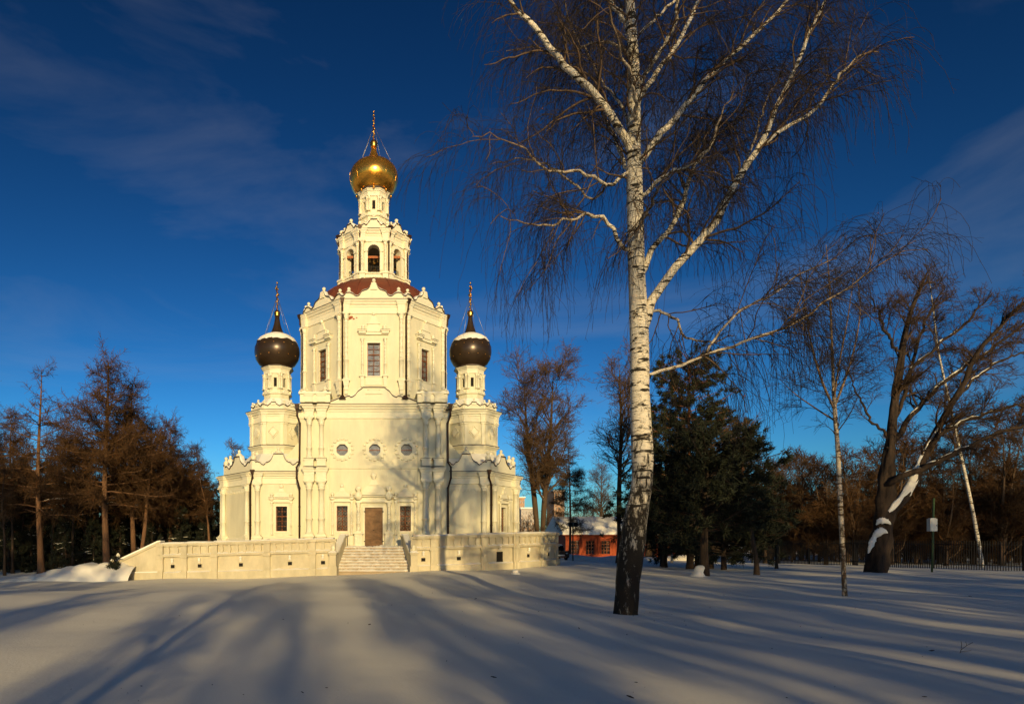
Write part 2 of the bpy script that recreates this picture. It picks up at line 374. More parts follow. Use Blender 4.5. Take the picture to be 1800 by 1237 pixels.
def flashing(poly, z, p, parent, closed=True):
    return MB().sweep(poly, [(p-0.03, z+0.004), (p+0.035, z+0.004), (p+0.035, z+0.035), (-0.05, z+0.10)], closed, cap=False).build('eaves_flashing', 'flash', parent)
def finial(fr, u, d, z, s, parent, name='finial', material='trim'):
    """onion-shaped bulb on a base, neck and ball"""
    m = MB(fr)
    m.lathe(u, d, z, [(0.45*s, 0), (0.5*s, 0.1*s), (0.85*s, 0.45*s), (1.0*s, 0.8*s), (0.85*s, 1.2*s), (0.5*s, 1.55*s), (0.33*s, 1.8*s), (0.4*s, 1.95*s), (0.62*s, 2.2*s), (0.68*s, 2.5*s), (0.55*s, 2.85*s), (0.2*s, 3.1*s), (0.02*s, 3.15*s)], 14)
    return m.build(name, material, parent)
def ball_post(fr, u, d, z, r, parent, h=0.16):
    m = MB(fr); m.box(u-1.1*r, u+1.1*r, d-1.1*r, d+1.1*r, z, z+h*0.7); m.lathe(u, d, z+h*0.7, [(0.9*r, 0), (0.55*r, h*0.3), (0.5*r, h*0.5)], 10); m.ball(u, d, z+h+r*1.0, r)
    return m.build('ball_finial', 'trim', parent)

def lattice(fr, u, d, z0, z1, w, nx_, nz_, parent, material='orange', bar=0.035, rope=True):
    """window joinery: outer frame plus glazing bars"""
    m = MB(fr); e = .032
    for a in (u-w/2, u+w/2-e): m.box(a, a+e, d, d+0.05, z0, z1)
    for zz in (z0, z1-e): m.box(u-w/2+e, u+w/2-e, d, d+0.048, zz, zz+e)
    j = m.build('frame', material, parent)
    for k in range(1, nx_):
        c = u-w/2+w*k/nx_; b = bar*1.8 if (nx_ == 2) else bar
        q = MB(fr)
        if rope:
            n = max(4, int((z1-z0)/0.11)); q.lathe(c, d+0.03, z0, [(b*(0.34+0.26*((i % 2))), (z1-z0)*i/n) for i in range(n+1)], 8)
        else: q.box(c-b/2, c+b/2, d, d+0.045, z0+.05, z1-.05)
        q.build('mullion', material, parent)
    for k in range(1, nz_):
        c = z0+(z1-z0)*k/nz_; b = bar*(2.2 if (nx_ == 2 and k == int(nz_*0.67)) else 1.0)
        MB(fr).box(u-w/2+.05, u+w/2-.05, d+0.004, d+0.05, c-b/2, c+b/2).build('transom', material, parent)
def grille(fr, u, d, z0, z1, w, parent, step=0.16, r=0.008):
    m = MB(fr); n = int((w+(z1-z0))/step)
    for k in range(-n, n+1):
        for sgn in (1, -1):
            seg = []
            for t in np.linspace(0, 1, 24):
                z = z0+(z1-z0)*t; a = u+sgn*(z-z0)-(sgn*0.5*(z1-z0))+k*step
                if u-w/2 <= a <= u+w/2: seg.append((a, z))
            if len(seg) > 1:
                p, q = seg[0], seg[-1]; m.tube([fr(p[0], d, p[1]), fr(q[0], d, q[1])], r, 4)
    return m.build('grille', 'iron', parent)

def low_window(fr, u, z0, z1, w, d, parent, top=1.0, label=None):
    """ground-floor window: plain casing, two thin columns, entablature, semicircular pediment with three bulb finials"""
    win = MB(fr); t = 0.09
    for a, b in ((u-w/2-t, u-w/2), (u+w/2, u+w/2+t)): win.box(a, b, d-0.02, d+0.05, z0-t, z1+t)
    win.box(u-w/2, u+w/2, d-0.02, d+0.048, z1, z1+t); win.box(u-w/2, u+w/2, d-0.02, d+0.048, z0-t, z0)
    win = win.build('window', 'trim', parent)
    MB(fr).box(u-w/2, u+w/2, d-0.33, d-0.30, z0, z1).build('pane', 'glass', win)
    lattice(fr, u, d-0.28, z0, z1, w, 2, 5, win, bar=0.026)
    grille(fr, u, d-0.12, z0, z1, w, win, 0.2)
    c = w/2+0.27
    for s in (-1, 1): column(fr, u+s*c, d+0.10, z0-0.24, z1+0.26, 0.062, win, ring=0.3, beads=7, name='colonnette')
    zt = z1+0.26
    m = MB(fr); m.box(u-c-0.12, u+c+0.12, d-0.02, d+0.16, zt, zt+0.07); m.box(u-c-0.08, u+c+0.08, d-0.02, d+0.12, zt+0.07, zt+0.24); m.box(u-c-0.19, u+c+0.19, d-0.02, d+0.26, zt+0.24, zt+0.30)
    m.build('entablature', 'trim', win)
    MB(fr).box(u-c-0.21, u+c+0.21, d-0.02, d+0.285, zt+0.302, zt+0.326).build('flashing', 'flash', win)
    zp = zt+0.325; R = c-0.13
    arc = [(u+R*math.cos(a), zp+R*0.78*math.sin(a)) for a in np.linspace(0, PI, 15)]
    MB(fr).prof(arc, d-0.02, d+0.10).build('pediment', 'trim', win)
    a2 = [(u+(R-.07)*math.cos(a), zp+.03+(R-.07)*0.76*math.sin(a)) for a in np.linspace(0, PI, 15)]
    m = MB(fr); m.frust(u, d+0.04, zp+R*0.72, zp+R*0.72+0.26, 0.20, 0.09, 0.10, 0.07); m.ball(u, d+0.07, zp+R*0.72+0.36, 0.13)
    m.build('finial', 'trim', win)
    for s in (-1, 1): finial(fr, u+s*c, d+0.12, zt+0.10, 0.17, win)
    if label: win['label'] = label
    return win

def tower_window(fr, u, z0, z1, w, d, parent):
    """upper window: colonnettes, bracketed sill block, broken cornice and stepped pediment with a ball"""
    t = 0.10; win = MB(fr)
    for a, b in ((u-w/2-t, u-w/2), (u+w/2, u+w/2+t)): win.box(a, b, d-0.02, d+0.05, z0-t, z1+t)
    win.box(u-w/2, u+w/2, d-0.02, d+0.048, z1, z1+t); win.box(u-w/2, u+w/2, d-0.02, d+0.048, z0-t, z0)
    win = win.build('window', 'trim', parent)
    MB(fr).box(u-w/2, u+w/2, d-0.27, d-0.24, z0, z1).build('pane', 'glass_painted_sheen', win)
    lattice(fr, u, d-0.22, z0, z1, w, 2, 6, win, bar=0.030)
    grille(fr, u, d-0.13, z0, z1, w, win, 0.16)
    c = w/2+0.33
    for s in (-1, 1):
        column(fr, u+s*c, d+0.11, z0, z1+0.28, 0.085, win, ring=0.32, beads=6, name='colonnette')
        m = MB(fr); m.box(u+s*c-0.2, u+s*c+0.2, d-0.02, d+0.27, z0-0.06, z0-0.004); m.box(u+s*c-.13, u+s*c+.13, d-.02, d+.2, z0-.3, z0-.06); m.frust(u+s*c, d+0.08, z0-0.72, z0-0.30, .10, .07, .13, .11); m.build('bracket', 'trim', win)
    m = MB(fr); m.box(u-c+.2, u+c-.2, d-.02, d+.09, z0-.62, z0-.1); m.box(u-c+.2, u+c-.2, d-.02, d+.13, z0-.1, z0-.02); m.build('sill', 'trim', win)
    zt = z1+0.72
    m = MB(fr); m.box(u-c-.2, u+c+.2, d-.02, d+.12, zt-.20, zt-.02)
    for s in (-1, 1): m.box(u+s*c-.24, u+s*c+.24, d-.02, d+.26, zt-.14, zt); m.box(u+s*c-.30, u+s*c+.30, d-.02, d+.32, zt, zt+.06)
    m.box(u-c+.25, u+c-.25, d-.02, d+.18, zt-.02, zt+.05); m.build('entablature', 'trim', win)
    m = MB(fr)
    for s in (-1, 1): m.box(u+s*c-.315, u+s*c+.315, d-.02, d+.34, zt+.062, zt+.085)
    m.build('flashing', 'flash', win)
    ped = [(u-.62, zt+.05), (u+.62, zt+.05), (u+.56, zt+.16), (u+.40, zt+.34), (u+.36, zt+.52), (u+.30, zt+.55), (u+.22, zt+.80), (u+.12, zt+1.0), (u+.09, zt+1.08),
           (u-.09, zt+1.08), (u-.12, zt+1.0), (u-.22, zt+.80), (u-.30, zt+.55), (u-.36, zt+.52), (u-.40, zt+.34), (u-.56, zt+.16)]
    m = MB(fr).prof(ped, d-.02, d+.09); m.box(u-.42, u+.42, d-.02, d+.14, zt+.50, zt+.57); m.ball(u, d+.08, zt+1.16, .12)
    for s in (-1, 1): m.lathe(u+s*.70, d+.12, zt+.06, [(.10, 0), (.13, .1), (.09, .22), (.12, .3), (.02, .38)], 10)
    m.build('pediment', 'trim', win)
    return win

def scallop(half, pts):
    """mirror the right half outline [(u, z)] from the middle outwards"""
    r = [(u, z) for u, z in pts]; return r[::-1], [(-u, z) for u, z in r]
def parapet(fr, s, z0, pts, d0, d1, parent, name='gable_parapet', label=None):
    """curved gable wall: pts is the right half of its top edge from the middle outwards, as (fraction of half width, height)"""
    R_ = [(u*s, z0+h) for u, h in pts]; out = [(-R_[-1][0], z0), (R_[-1][0], z0)] + R_[::-1] + [(-u, z) for u, z in R_]
    seen = [];
    for p in out:
        if not seen or (abs(p[0]-seen[-1][0])+abs(p[1]-seen[-1][1])) > 1e-4: seen.append(p)
    o = MB(fr).prof(seen, d0, d1).build(name, 'trim', parent)
    top = [(-u, z) for u, z in R_[::-1]] + R_
    tp = []
    for p in top:
        if not tp or p[0]-tp[-1][0] > 1e-4: tp.append(p)
    m = MB(fr); n = len(tp)          # projecting edge moulding and the snow lying on it
    lo = [(m.vert(u, d1+0.06, z-0.05), m.vert(u, d1+0.06, z+0.012), m.vert(u, d0-0.03, z+0.012), m.vert(u, d0-0.03, z-0.05)) for u, z in tp]
    for k in range(n-1):
        for j in range(4): m.face([lo[k][j], lo[k+1][j], lo[k+1][(j+1) % 4], lo[k][(j+1) % 4]])
    m.face(lo[0]); m.face(lo[-1][::-1]); m.build('edge_moulding', 'flash', o)
    m = MB(fr); rr = random.Random(int(abs(fr.o[0]*100)+z0*7))
    q = []
    for u, z in tp:
        h = 0.035+0.03*rr.random(); q.append((m.vert(u, d1+0.045, z+0.014), m.vert(u, d1+0.02, z+h), m.vert(u, d0, z+h+0.015), m.vert(u, d0-0.02, z+0.014)))
    for k in range(n-1):
        for j in range(3): m.face([q[k][j], q[k+1][j], q[k+1][j+1], q[k][j+1]], True)
    m.build('snow', 'snow', o)
    return o
def pipe(fr, pts, parent, r=0.065, name='drainpipe'):
    """rain pipe with hopper: pts are (u, d, z) from the top down"""
    m = MB(fr); m.tube([fr(*p) for p in pts], r, 8)
    u, d, z = pts[0]; m.frust(u, d, z-0.12, z+0.16, 0.08, 0.08, 0.15, 0.13)
    for (u, d, z) in pts[1:-1]: m.lathe(u, d, z-0.03, [(r*1.25, 0), (r*1.25, 0.06)], 8)
    a, b = pts[-2], pts[-1]; k = max(2, int(abs(a[2]-b[2])/1.2))
    for i in range(1, k): zz = a[2]+(b[2]-a[2])*i/k; m.lathe(a[0], a[1], zz, [(r*1.3, 0), (r*1.3, 0.05)], 8)
    return m.build(name, 'pipe', parent)

# --- main cube -------------------------------------------------------------
CH = 4.95; FY = CY-CH
front = Frame((0, FY, 0), (1, 0))
holes = [(-0.59, 0.59, FLOOR, 4.02)] + [(s*2.08-0.36, s*2.08+0.36, 2.48, 4.13) for s in (-1, 1)] + [(c-0.42, c+0.42, 7.40, 8.24) for c in (-2.08, 0.06, 2.16)]
m = MB(front); wall_holes(m, -CH, CH, FLOOR-0.6, 10.75, 0, holes, 0.4)
for fr in (Frame((CH, CY, 0), (0, 1)), Frame((0, CY+CH, 0), (-1, 0)), Frame((-CH, CY, 0), (0, -1))):
    m.fr = fr; wall_holes(m, -CH, CH, FLOOR-0.6, 10.75, 0, [], 0.3)
m.fr = Frame((0, 0, 0), (1, 0))
for z in (10.75,): m.face([m.vert(x, -y, z) for x, y in ((-CH, FY), (CH, FY), (CH, CY+CH), (-CH, CY+CH))])
m.build('wall', 'plaster', church)
for c in (-2.08, 0.06, 2.16):          # eight-sided windows with carved rings
    zc = 7.82; r8 = lambda r, k: (c+r*math.cos(PI/8+k*PI/4), zc+r*math.sin(PI/8+k*PI/4)); m = MB(front)
    for k in range(8):
        a, b = r8(0.40, k), r8(0.40, k+1); cl = lambda p: (c+max(-.42, min(.42, (p[0]-c)*1.15)), zc+max(-.42, min(.42, (p[1]-zc)*1.15)))
        A, B = r8(0.62, k), r8(0.62, k+1)
        i = [m.vert(p[0], dd, p[1]) for dd in (0.0, 0.035) for p in (a, b, B, A)]
        m.face(i[4:]); m.face([i[0], i[1], i[5], i[4]]); m.face([i[3], i[2], i[6], i[7]])
        m.face([m.vert(a[0], 0.0, a[1]), m.vert(b[0], 0.0, b[1]), m.vert(b[0], -0.3, b[1]), m.vert(a[0], -0.3, a[1])])
    wn_ = m.build('window', 'trim', church)
    for k in range(16):
        a = 2*PI*k/16; q = MB(front); q.lathe(c+0.70*math.cos(a), 0.0, zc+0.70*math.sin(a)-0.05, [(0.09, 0.0), (0.10, 0.05), (0.09, 0.1)], 8); q.build('scroll', 'trim', wn_)
    m = MB(front); m.face([m.vert(*((p := r8(0.41, k))[0], -0.26, p[1])[0:3]) for k in range(8)]); m.build('pane', 'glass_painted_sheen', wn_)
    m = MB(front)
    for t in np.arange(-0.42, 0.43, 0.105):
        for s in (1, -1):
            L = math.sqrt(max(0.0, 0.37**2-(t*0.8)**2)); dx, dz = math.cos(PI/4*s), math.sin(PI/4*s)
            px, pz = c-dz*t*0.8, zc+dx*t*0.8; m.tube([front(px-dx*L, -0.2, pz-dz*L), front(px+dx*L, -0.2, pz+dz*L)], 0.011, 4)
    m.build('grille', 'chain', wn_)
    MB(front).box(c-.39, c+.39, -.21, -.17, zc-.02, zc+.02).build('transom', 'orange', wn_)
# door with aedicule
door = MB(front)
for a, b in ((-.71, -.59), (.59, .71)): door.box(a, b, -.02, .06, FLOOR, 4.14)
door.box(-.59, .59, -.02, .058, 4.02, 4.14); door = door.build('door', 'trim', church)
m = MB(front); m.box(-.59, .59, -.16, -.10, FLOOR+.02, 4.02)
for k in range(11): zz = FLOOR+.06+k*.237; m.box(-.57, .57, -.10, -.094-0.004*(k % 2), zz, zz+.225)
m.build('door_leaf', 'copper_door', door)
m = MB(front)
for s in (-1, 1):
    for zz in (1.8, 3.75): m.box(s*.60-.05, s*.60+.05, -.09, .075, zz-.035, zz+.035)
m.build('hinge', 'iron', door); MB(front).ball(.0, -.08, 2.55, .035).build('handle', 'iron', door)
for s in (-1, 1):
    c = s*1.0; m = MB(front); m.box(c-.33, c+.33, -.02, .50, FLOOR, FLOOR+.16); m.box(c-.26, c+.26, -.02, .42, FLOOR+.16, 2.28); m.box(c-.32, c+.32, -.02, .48, 2.28, 2.36); m.box(c-.28, c+.28, -.02, .44, 2.36, 2.42); m.build('pedestal', 'trim', door)
    column(front, c, .22, 2.42, 4.36, .115, door, ring=.28, beads=6)
    finial(front, c, .24, 4.52, .30, door)
    c = s*1.46; m = MB(front); m.box(c-.10, c+.10, -.02, .12, 1.5, 2.2); m.frust(c, .08, 1.42, 1.62, .06, .05, .13, .12); m.build('bracket', 'trim', door)
m = MB(front); m.box(-1.2, 1.2, -.02, .20, 4.36, 4.44); m.box(-1.12, 1.12, -.02, .15, 4.44, 4.72); m.box(-1.32, 1.32, -.02, .34, 4.72, 4.79); m.build('entablature', 'trim', door)
MB(front).box(-1.34, 1.34, -.02, .37, 4.792, 4.816).build('flashing', 'flash', door)
arc = [(.80*math.cos(a), 4.815+.74*math.sin(a)) for a in np.linspace(0, PI, 19)]; m = MB(front).prof(arc, -.02, .14); m.box(-.22, .22, -.02, .17, 4.95, 5.02); m.build('pediment', 'trim', door)
m = MB(front); m.box(-.34, .34, -.02, .20, 5.46, 5.53); m.frust(0, .06, 5.53, 5.86, .30, .11, .13, .09); m.lathe(0, .08, 5.84, [(.12, 0), (.10, .06), (.16, .14), (.20, .26), (.16, .40), (.05, .46), (.01, .47)], 12); m.build('finial', 'trim', door)
for s in (-1, 1): low_window(front, s*2.08, 2.48, 4.13, .72, 0, church)

# paired columns in two tiers, pedestals, entablature blocks and main cornice
for s in (-1, 1):
    for c in (3.42, 4.22):
        u = s*c
        m = MB(front); m.box(u-.34, u+.34, -.02, .62, FLOOR, FLOOR+.2); m.box(u-.29, u+.29, -.02, .56, FLOOR+.2, 2.08); m.box(u-.36, u+.36, -.02, .64, 2.08, 2.19); m.build('pedestal', 'trim', church)
        column(front, u, .28, 2.19, 5.72, .20, church, ring=.31)
        ent_block(front, u, .30, .44, 5.72, 6.62, .20, church)
        m = MB(front); m.box(u-.30, u+.30, -.02, .50, 6.70, 7.10); m.box(u-.34, u+.34, -.02, .54, 7.10, 7.18); m.build('pedestal', 'trim', church)
        column(front, u, .26, 7.18, 9.85, .165, church, ring=.27)
        ent_block(front, u, .27, .40, 9.85, 10.72, .28, church)
    MB(front).box(s*3.82-.78, s*3.82+.78, -.02, .62, 6.63, 6.66).build('flashing', 'flash', church)
    MB(front).box(s*3.82-.76, s*3.82+.76, -.02, .57, 7.183, 7.205).build('flashing', 'flash', church)
    m = MB(front); m.box(s*3.82-.92, s*3.82+.92, -.02, .10, 2.0, 9.84); m.build('pilaster', 'plaster', church)
    # corner attic pedestal with its own moulding
    a, b = (s*3.82-.98, s*3.82+.98)
    m = MB(front); m.box(a, b, -.9, .52, 10.84, 11.36)
    for c in (3.42, 4.22): m.box(s*c-.26, s*c+.26, .40, .60, 10.85, 11.30); m.frust(s*c, .48, 11.18, 11.40, .24, .12, .36, .20)
    m.box(a-.08, b+.08, -.92, .62, 11.36, 11.46); m.build('attic_pedestal', 'trim', church)
    m = MB(front); m.box(a-.06, b+.06, -.9, .60, 11.462, 11.50); m.frust(s*3.82, -.15, 11.50, 11.56, .95, .7, .8, .5); m.build('snow', 'snow', church)
    for c in (3.2, 4.55): ball_post(front, s*c, .2, 11.5, .13, church)
cube = [(-CH, FY), (CH, FY), (CH, CY+CH), (-CH, CY+CH)]
MB().sweep(cube, ENT(9.85, 10.74, .34)).build('main_cornice', 'trim', church); flashing(cube, 10.745, .34, church)
MB().sweep([(-2.88, FY), (2.88, FY)], [(0, 6.66), (.05, 6.66), (.05, 6.58), (0, 6.55)][::-1], False).build('string_course', 'plaster', church)
parapet(front, 2.88, 10.80, [(0, 1.12), (.24, 1.12), (.28, 1.02), (.36, .86), (.42, .62), (.47, .52), (.52, .47), (.56, .56), (.62, .52), (.68, .44), (.74, .46), (.82, .38), (.92, .26), (1.0, .18)], -.30, .10, church)
m = MB(front); m.prof([(-.55, 11.45), (.55, 11.45), (.5, 11.62), (.3, 11.74), (-.3, 11.74), (-.5, 11.62)], .10, .17); m.box(-.42, .42, .1, .2, 11.74, 11.79); m.build('cartouche', 'trim', church)
MB(front).box(3.06, 3.2, .0, .10, 5.75, 6.35).build('drain_stub', 'stone', church)
for s in (-1, 1):
    pipe(front, [(s*4.98, .62, 10.5), (s*4.98, .5, 9.95), (s*4.83, .28, 9.5), (s*4.86, .28, 6.95), (s*5.0, .62, 6.6), (s*5.0, .62, 5.9), (s*4.86, .28, 5.3), (s*4.86, .28, 1.5)], church)
    MB(front).box(s*4.9-.2, s*4.9+.2, .2, .5, 10.35, 10.40).build('bracket', 'iron', church)
# exposed brick where the plaster has fallen
rr = random.Random(5)

# --- main octagon -----------------------------------------------------------
OR_ = 4.95
poly8 = oct_poly(0, CY, OR_); S8 = OR_*math.tan(PI/8)
WZ0, WZ1, WW = 12.66, 14.84, .84
for k in range(8):
    fr = oct_frame(0, CY, OR_, k); m = MB(fr)
    wall_holes(m, -S8, S8, 10.6, 17.75, 0, [(-WW/2, WW/2, WZ0, WZ1)], .32); m.build('wall', 'plaster', church)
    if k in (0, 1, 2, 6, 7): tower_window(fr, 0, WZ0, WZ1, WW, 0, church)
    for s in (-1, 1):
        u = s*(S8-.24)
        column(fr, u, .10, 12.40, 16.72, .135, church, ring=.30, beads=8)
        m = MB(fr); m.box(u-.26, u+.26, -.02, .32, 12.30, 12.39); m.frust(u, .12, 11.95, 12.30, .15, .12, .21, .17); m.box(u-.13, u+.13, -.02, .22, 11.72, 11.95); m.box(u-.11, u+.11, -.02, .17, 11.45, 11.72); m.build('bracket', 'trim', church)
        ent_block(fr, u, .22, .22, 16.72, 17.60, .16, church)
    parapet(fr, S8+.06, 17.62, [(0, 1.10), (.10, 1.10), (.115, .98), (.15, .86), (.21, .77), (.30, .71), (.36, .66), (.40, .56), (.425, .45), (.47, .37), (.54, .33), (.60, .39), (.66, .50), (.75, .57), (.86, .55), (.90, .42), (1.0, .32)], -.30, -.02, church)
    m = MB(fr); m.prof([(-.22, 18.35), (.22, 18.35), (.16, 18.78), (-.16, 18.78)], -.02, .06); m.build('cartouche', 'trim', church)
    ball_post(fr, 0, -.14, 18.74, .13, church, .14); ball_post(fr, S8*.80, -.14, 18.20, .12, church, .12); ball_post(fr, -S8*.80, -.14, 18.20, .12, church, .12)
MB().sweep(poly8, ENT(16.72, 17.62, .30)).build('octagon_cornice', 'trim', church); flashing(poly8, 17.625, .30, church)
fr0 = oct_frame(0, CY, OR_, 0)
for k in (0, 1, 2, 6, 7):           # rain pipes on the corners
    fr = oct_frame(0, CY, OR_, k)
    if k in (0, 1, 7): pipe(fr, [(-S8, .34, 17.5), (-S8, .30, 17.0), (-S8+.0, .12, 16.5), (-S8+.0, .12, 11.35)], church, .06)
    if k == 1: pipe(fr, [(S8, .34, 17.5), (S8, .30, 17.0), (S8, .12, 16.5), (S8, .12, 11.5)], church, .06)
for s in (-1, 1): m = MB(fr0); m.frust(s*S8, .2, 11.12, 11.34, .22, .2, .09, .1); m.build('pipe_foot', 'pipe', church)
m = MB(fr0)
for (cx_, cz_, r_) in ((-1.50, 16.52, .13), (-1.32, 16.42, .08), (-1.12, 16.50, .06), (-1.6, 16.42, .09)):
    pts = [(cx_+r_*rr.uniform(.7, 1.25)*math.cos(a), cz_+r_*.8*rr.uniform(.6, 1.2)*math.sin(a)) for a in np.linspace(0, 2*PI, 12, endpoint=False)]
    m.prof(pts, -.01, .008)
m.build('exposed_brick', 'brick_red', church)
# --- copper roof over the octagon
rp = [(4.72, 17.70), (4.5, 18.3), (4.2, 18.9), (3.75, 19.45), (3.2, 19.9), (2.44, 20.2)]
NR = 24
for k in range(NR):
    a0, a1 = 2*PI*k/NR+.002, 2*PI*(k+1)/NR-.002; m = MB(); g = []
    for r, z in rp: g.append([m.vert(r*math.cos(a), -(CY+r*math.sin(a)), z) for a in (a0, (a0+a1)/2, a1)])
    for i in range(len(rp)-1):
        for j in range(2): m.face([g[i][j], g[i][j+1], g[i+1][j+1], g[i+1][j]], True)
    m.build('roof_sheet', 'roof', church)
    MB().tube([(r*1.003*math.cos(a0), CY+r*1.003*math.sin(a0), z+.01) for r, z in rp], .022, 5).build('roof_seam', 'roof_seam', church)

# --- belfry -------------------------------------------------------------------
BR = 2.34; BS = BR*math.tan(PI/8); pb = oct_poly(0, CY, BR)
for k in range(8):
    fr = oct_frame(0, CY, BR, k); m = MB(fr); hw = .42; zs, zt = 20.45, 22.12       # arched opening
    m.box(-BS, -hw, -.45, 0, 20.45, 23.0); m.box(hw, BS, -.45, 0, 20.45, 23.0); m.box(-BS, BS, -.45, 0, 19.2, 20.45)
    arc = [(hw*math.cos(a), zt+hw*math.sin(a)) for a in np.linspace(0, PI, 13)]
    m.prof([(hw, 23.0)] + [(-hw, 23.0)] + arc[::-1], -.45, 0)
    m.build('belfry_wall', 'plaster', church)
    ring = [((hw+.19)*math.cos(a), zt+(hw+.19)*math.sin(a)) for a in np.linspace(0, PI, 13)] + arc[::-1]
    m = MB(fr).prof(ring, 0, .07)
    for s in (-1, 1): m.box(s*(hw+.13)-.14, s*(hw+.13)+.14, -.0, .12, zt-.07, zt); m.box(s*(hw+.10)-.09, s*(hw+.10)+.09, 0, .06, 20.75, zt-.07)
    m.build('archivolt', 'trim', church)
    m = MB(fr); m.box(-BS+.3, BS-.3, 0, .05, 19.75, 20.50); m.box(-BS+.3, BS-.3, -.4, .13, 20.50, 20.58)
    for i in range(4): c = -.54+.36*i; m.lathe(c, .06, 19.92, [(.03, 0), (.07, .1), (.05, .25), (.07, .38), (.04, .42)], 8)
    m.build('balcony', 'trim', church)
    MB(fr).ball(0, .07, 20.18, .07).build('drain_hole', 'dark', church)
    m = MB(fr)
    for i in range(7): m.box(-.38+.126*i-.01, -.38+.126*i+.01, -.25, -.23, 20.58, 21.12)
    m.box(-.40, .40, -.255, -.225, 21.12, 21.15); m.build('railing', 'iron', church)
    for s in (-1, 1):
        u = s*(BS-.16); m = MB(fr); m.box(u-.20, u+.20, -.02, .26, 19.3, 20.45); m.box(u-.25, u+.25, -.02, .32, 20.45, 20.56); m.build('pedestal', 'trim', church)
        column(fr, u, .09, 20.56, 22.72, .10, church, ring=.30, beads=6)
        ent_block(fr, u, .19, .20, 22.72, 23.55, .18, church)
    parapet(fr, BS+.1, 23.58, [(0, .72), (.22, .72), (.24, .60), (.34, .52), (.42, .36), (.5, .30), (.6, .40), (.7, .36), (.8, .22), (.9, .14), (1.0, .12)], -.26, .10, church)
    ball_post(fr, 0, -.06, 24.30, .13, church, .16); ball_post(fr, BS, -.02, 23.72, .15, church, .2); ball_post(fr, -BS*.62, .0, 23.98, .09, church, .12)
    if k in (0, 1, 7): pipe(fr, [(-BS, .30, 23.6), (-BS, .28, 23.2), (-BS, .13, 22.8), (-BS, .13, 19.6)], church, .05)
    if k == 1: pipe(fr, [(BS, .30, 23.6), (BS, .28, 23.2), (BS, .13, 22.8), (BS, .13, 19.6)], church, .05)
MB().sweep(pb, ENT(22.72, 23.56, .28)).build('belfry_cornice', 'trim', church); flashing(pb, 23.565, .28, church)
m = MB(); m.lathe(0, -CY, 20.35, [(BR-.2, 0), (BR-.2, .05)], 8, PI/8, False); m.lathe(0, -CY, 22.95, [(BR-.2, 0), (BR-.2, .05)], 8, PI/8, False); m.build('belfry_floor', 'stone', church)
for t in (-1, 1): MB().box(-1.9, 1.9, -CY+t*1.42-.075, -CY+t*1.42+.075, 22.0, 22.16).build('bell_beam', 'orange', church)
for (bx, bd, bz, br) in ((-.28, 1.42, 21.98, .14), (.0, 1.42, 21.95, .15), (.27, 1.42, 21.98, .13), (0.03, .6, 21.75, .42), (1.3, .9, 21.9, .25), (-1.3, .9, 21.9, .25), (1.55, .3, 21.95, .16), (-1.5, .3, 21.95, .16)):
    MB().lathe(bx, -CY+bd, bz-1.9*br, [(br, 0), (.86*br, .2*br), (.66*br, .7*br), (.55*br, 1.3*br), (.35*br, 1.65*br), (.1*br, 1.75*br), (.05*br, 2.4*br)], 14).build('bell', 'bell', church)
# belfry roof and lantern drum
m = MB(); m.lathe(0, -CY, 23.6, [(BR+.05, 0), (1.7, .75), (1.25, 1.2), (1.2, 1.25)], 8, PI/8, False); m.build('belfry_roof', 'snow', church)

def drum(cx, R, z0, z1, parent, zbase, slots=True):
    """slender eight-sided drum under a dome: petal cornice, pilasters, window slots, top cornice"""
    p = oct_poly(cx, CY, R); s = R*math.tan(PI/8); H = z1-z0
    for k in range(8):
        fr = oct_frame(cx, CY, R, k); m = MB(fr)
        hole = [(-.11, .11, z0+.42*H, z0+.68*H)] if slots else []
        wall_holes(m, -s, s, zbase, z1, 0, hole, .2)
        if hole: m.face([m.vert(a, -.19, b) for a, b in ((-.11, z0+.42*H), (.11, z0+.42*H), (.11, z0+.68*H), (-.11, z0+.68*H))])
        m.build('drum_wall', 'plaster', parent)
        if slots: MB(fr).box(-.11, .11, -.18, -.15, z0+.42*H, z0+.68*H).build('slot_window', 'dark', parent)
        for t in (-1, 1): column(fr, t*(s-.07), .05, z0+.36*H, z0+.80*H, .075*R**.5, parent, ring=0, name='pilaster')
        out = [(-s-.04, z0+.22*H), (s+.04, z0+.22*H), (s+.04, z0+.25*H), (s*.55, z0+.27*H), (s*.35, z0+.36*H), (-s*.35, z0+.36*H), (-s*.55, z0+.27*H), (-s-.04, z0+.25*H)]
        MB(fr).prof(out, -.05, .13).build('petal_moulding', 'trim', parent)
        MB(fr).prof([(a, b+.012 if b > z0+.24*H else b) for a, b in out], -.03, .10)
    MB().sweep(p, [(0, z0+.2*H), (.10, z0+.21*H), (.14, z0+.235*H), (0, z0+.26*H)]).build('drum_moulding', 'trim', parent)
    MB().sweep(p, ENT(z0+.79*H, z1, .22)).build('drum_cornice', 'trim', parent); flashing(p, z1, .22, parent)
drum(0, .98, 24.75, 27.2, church, 24.2)
for k in range(8):
    fr = oct_frame(0, CY, 1.05, k); MB(fr).ball(0, .22, 27.22, .10).build('gilt_ball', 'gilt', church)

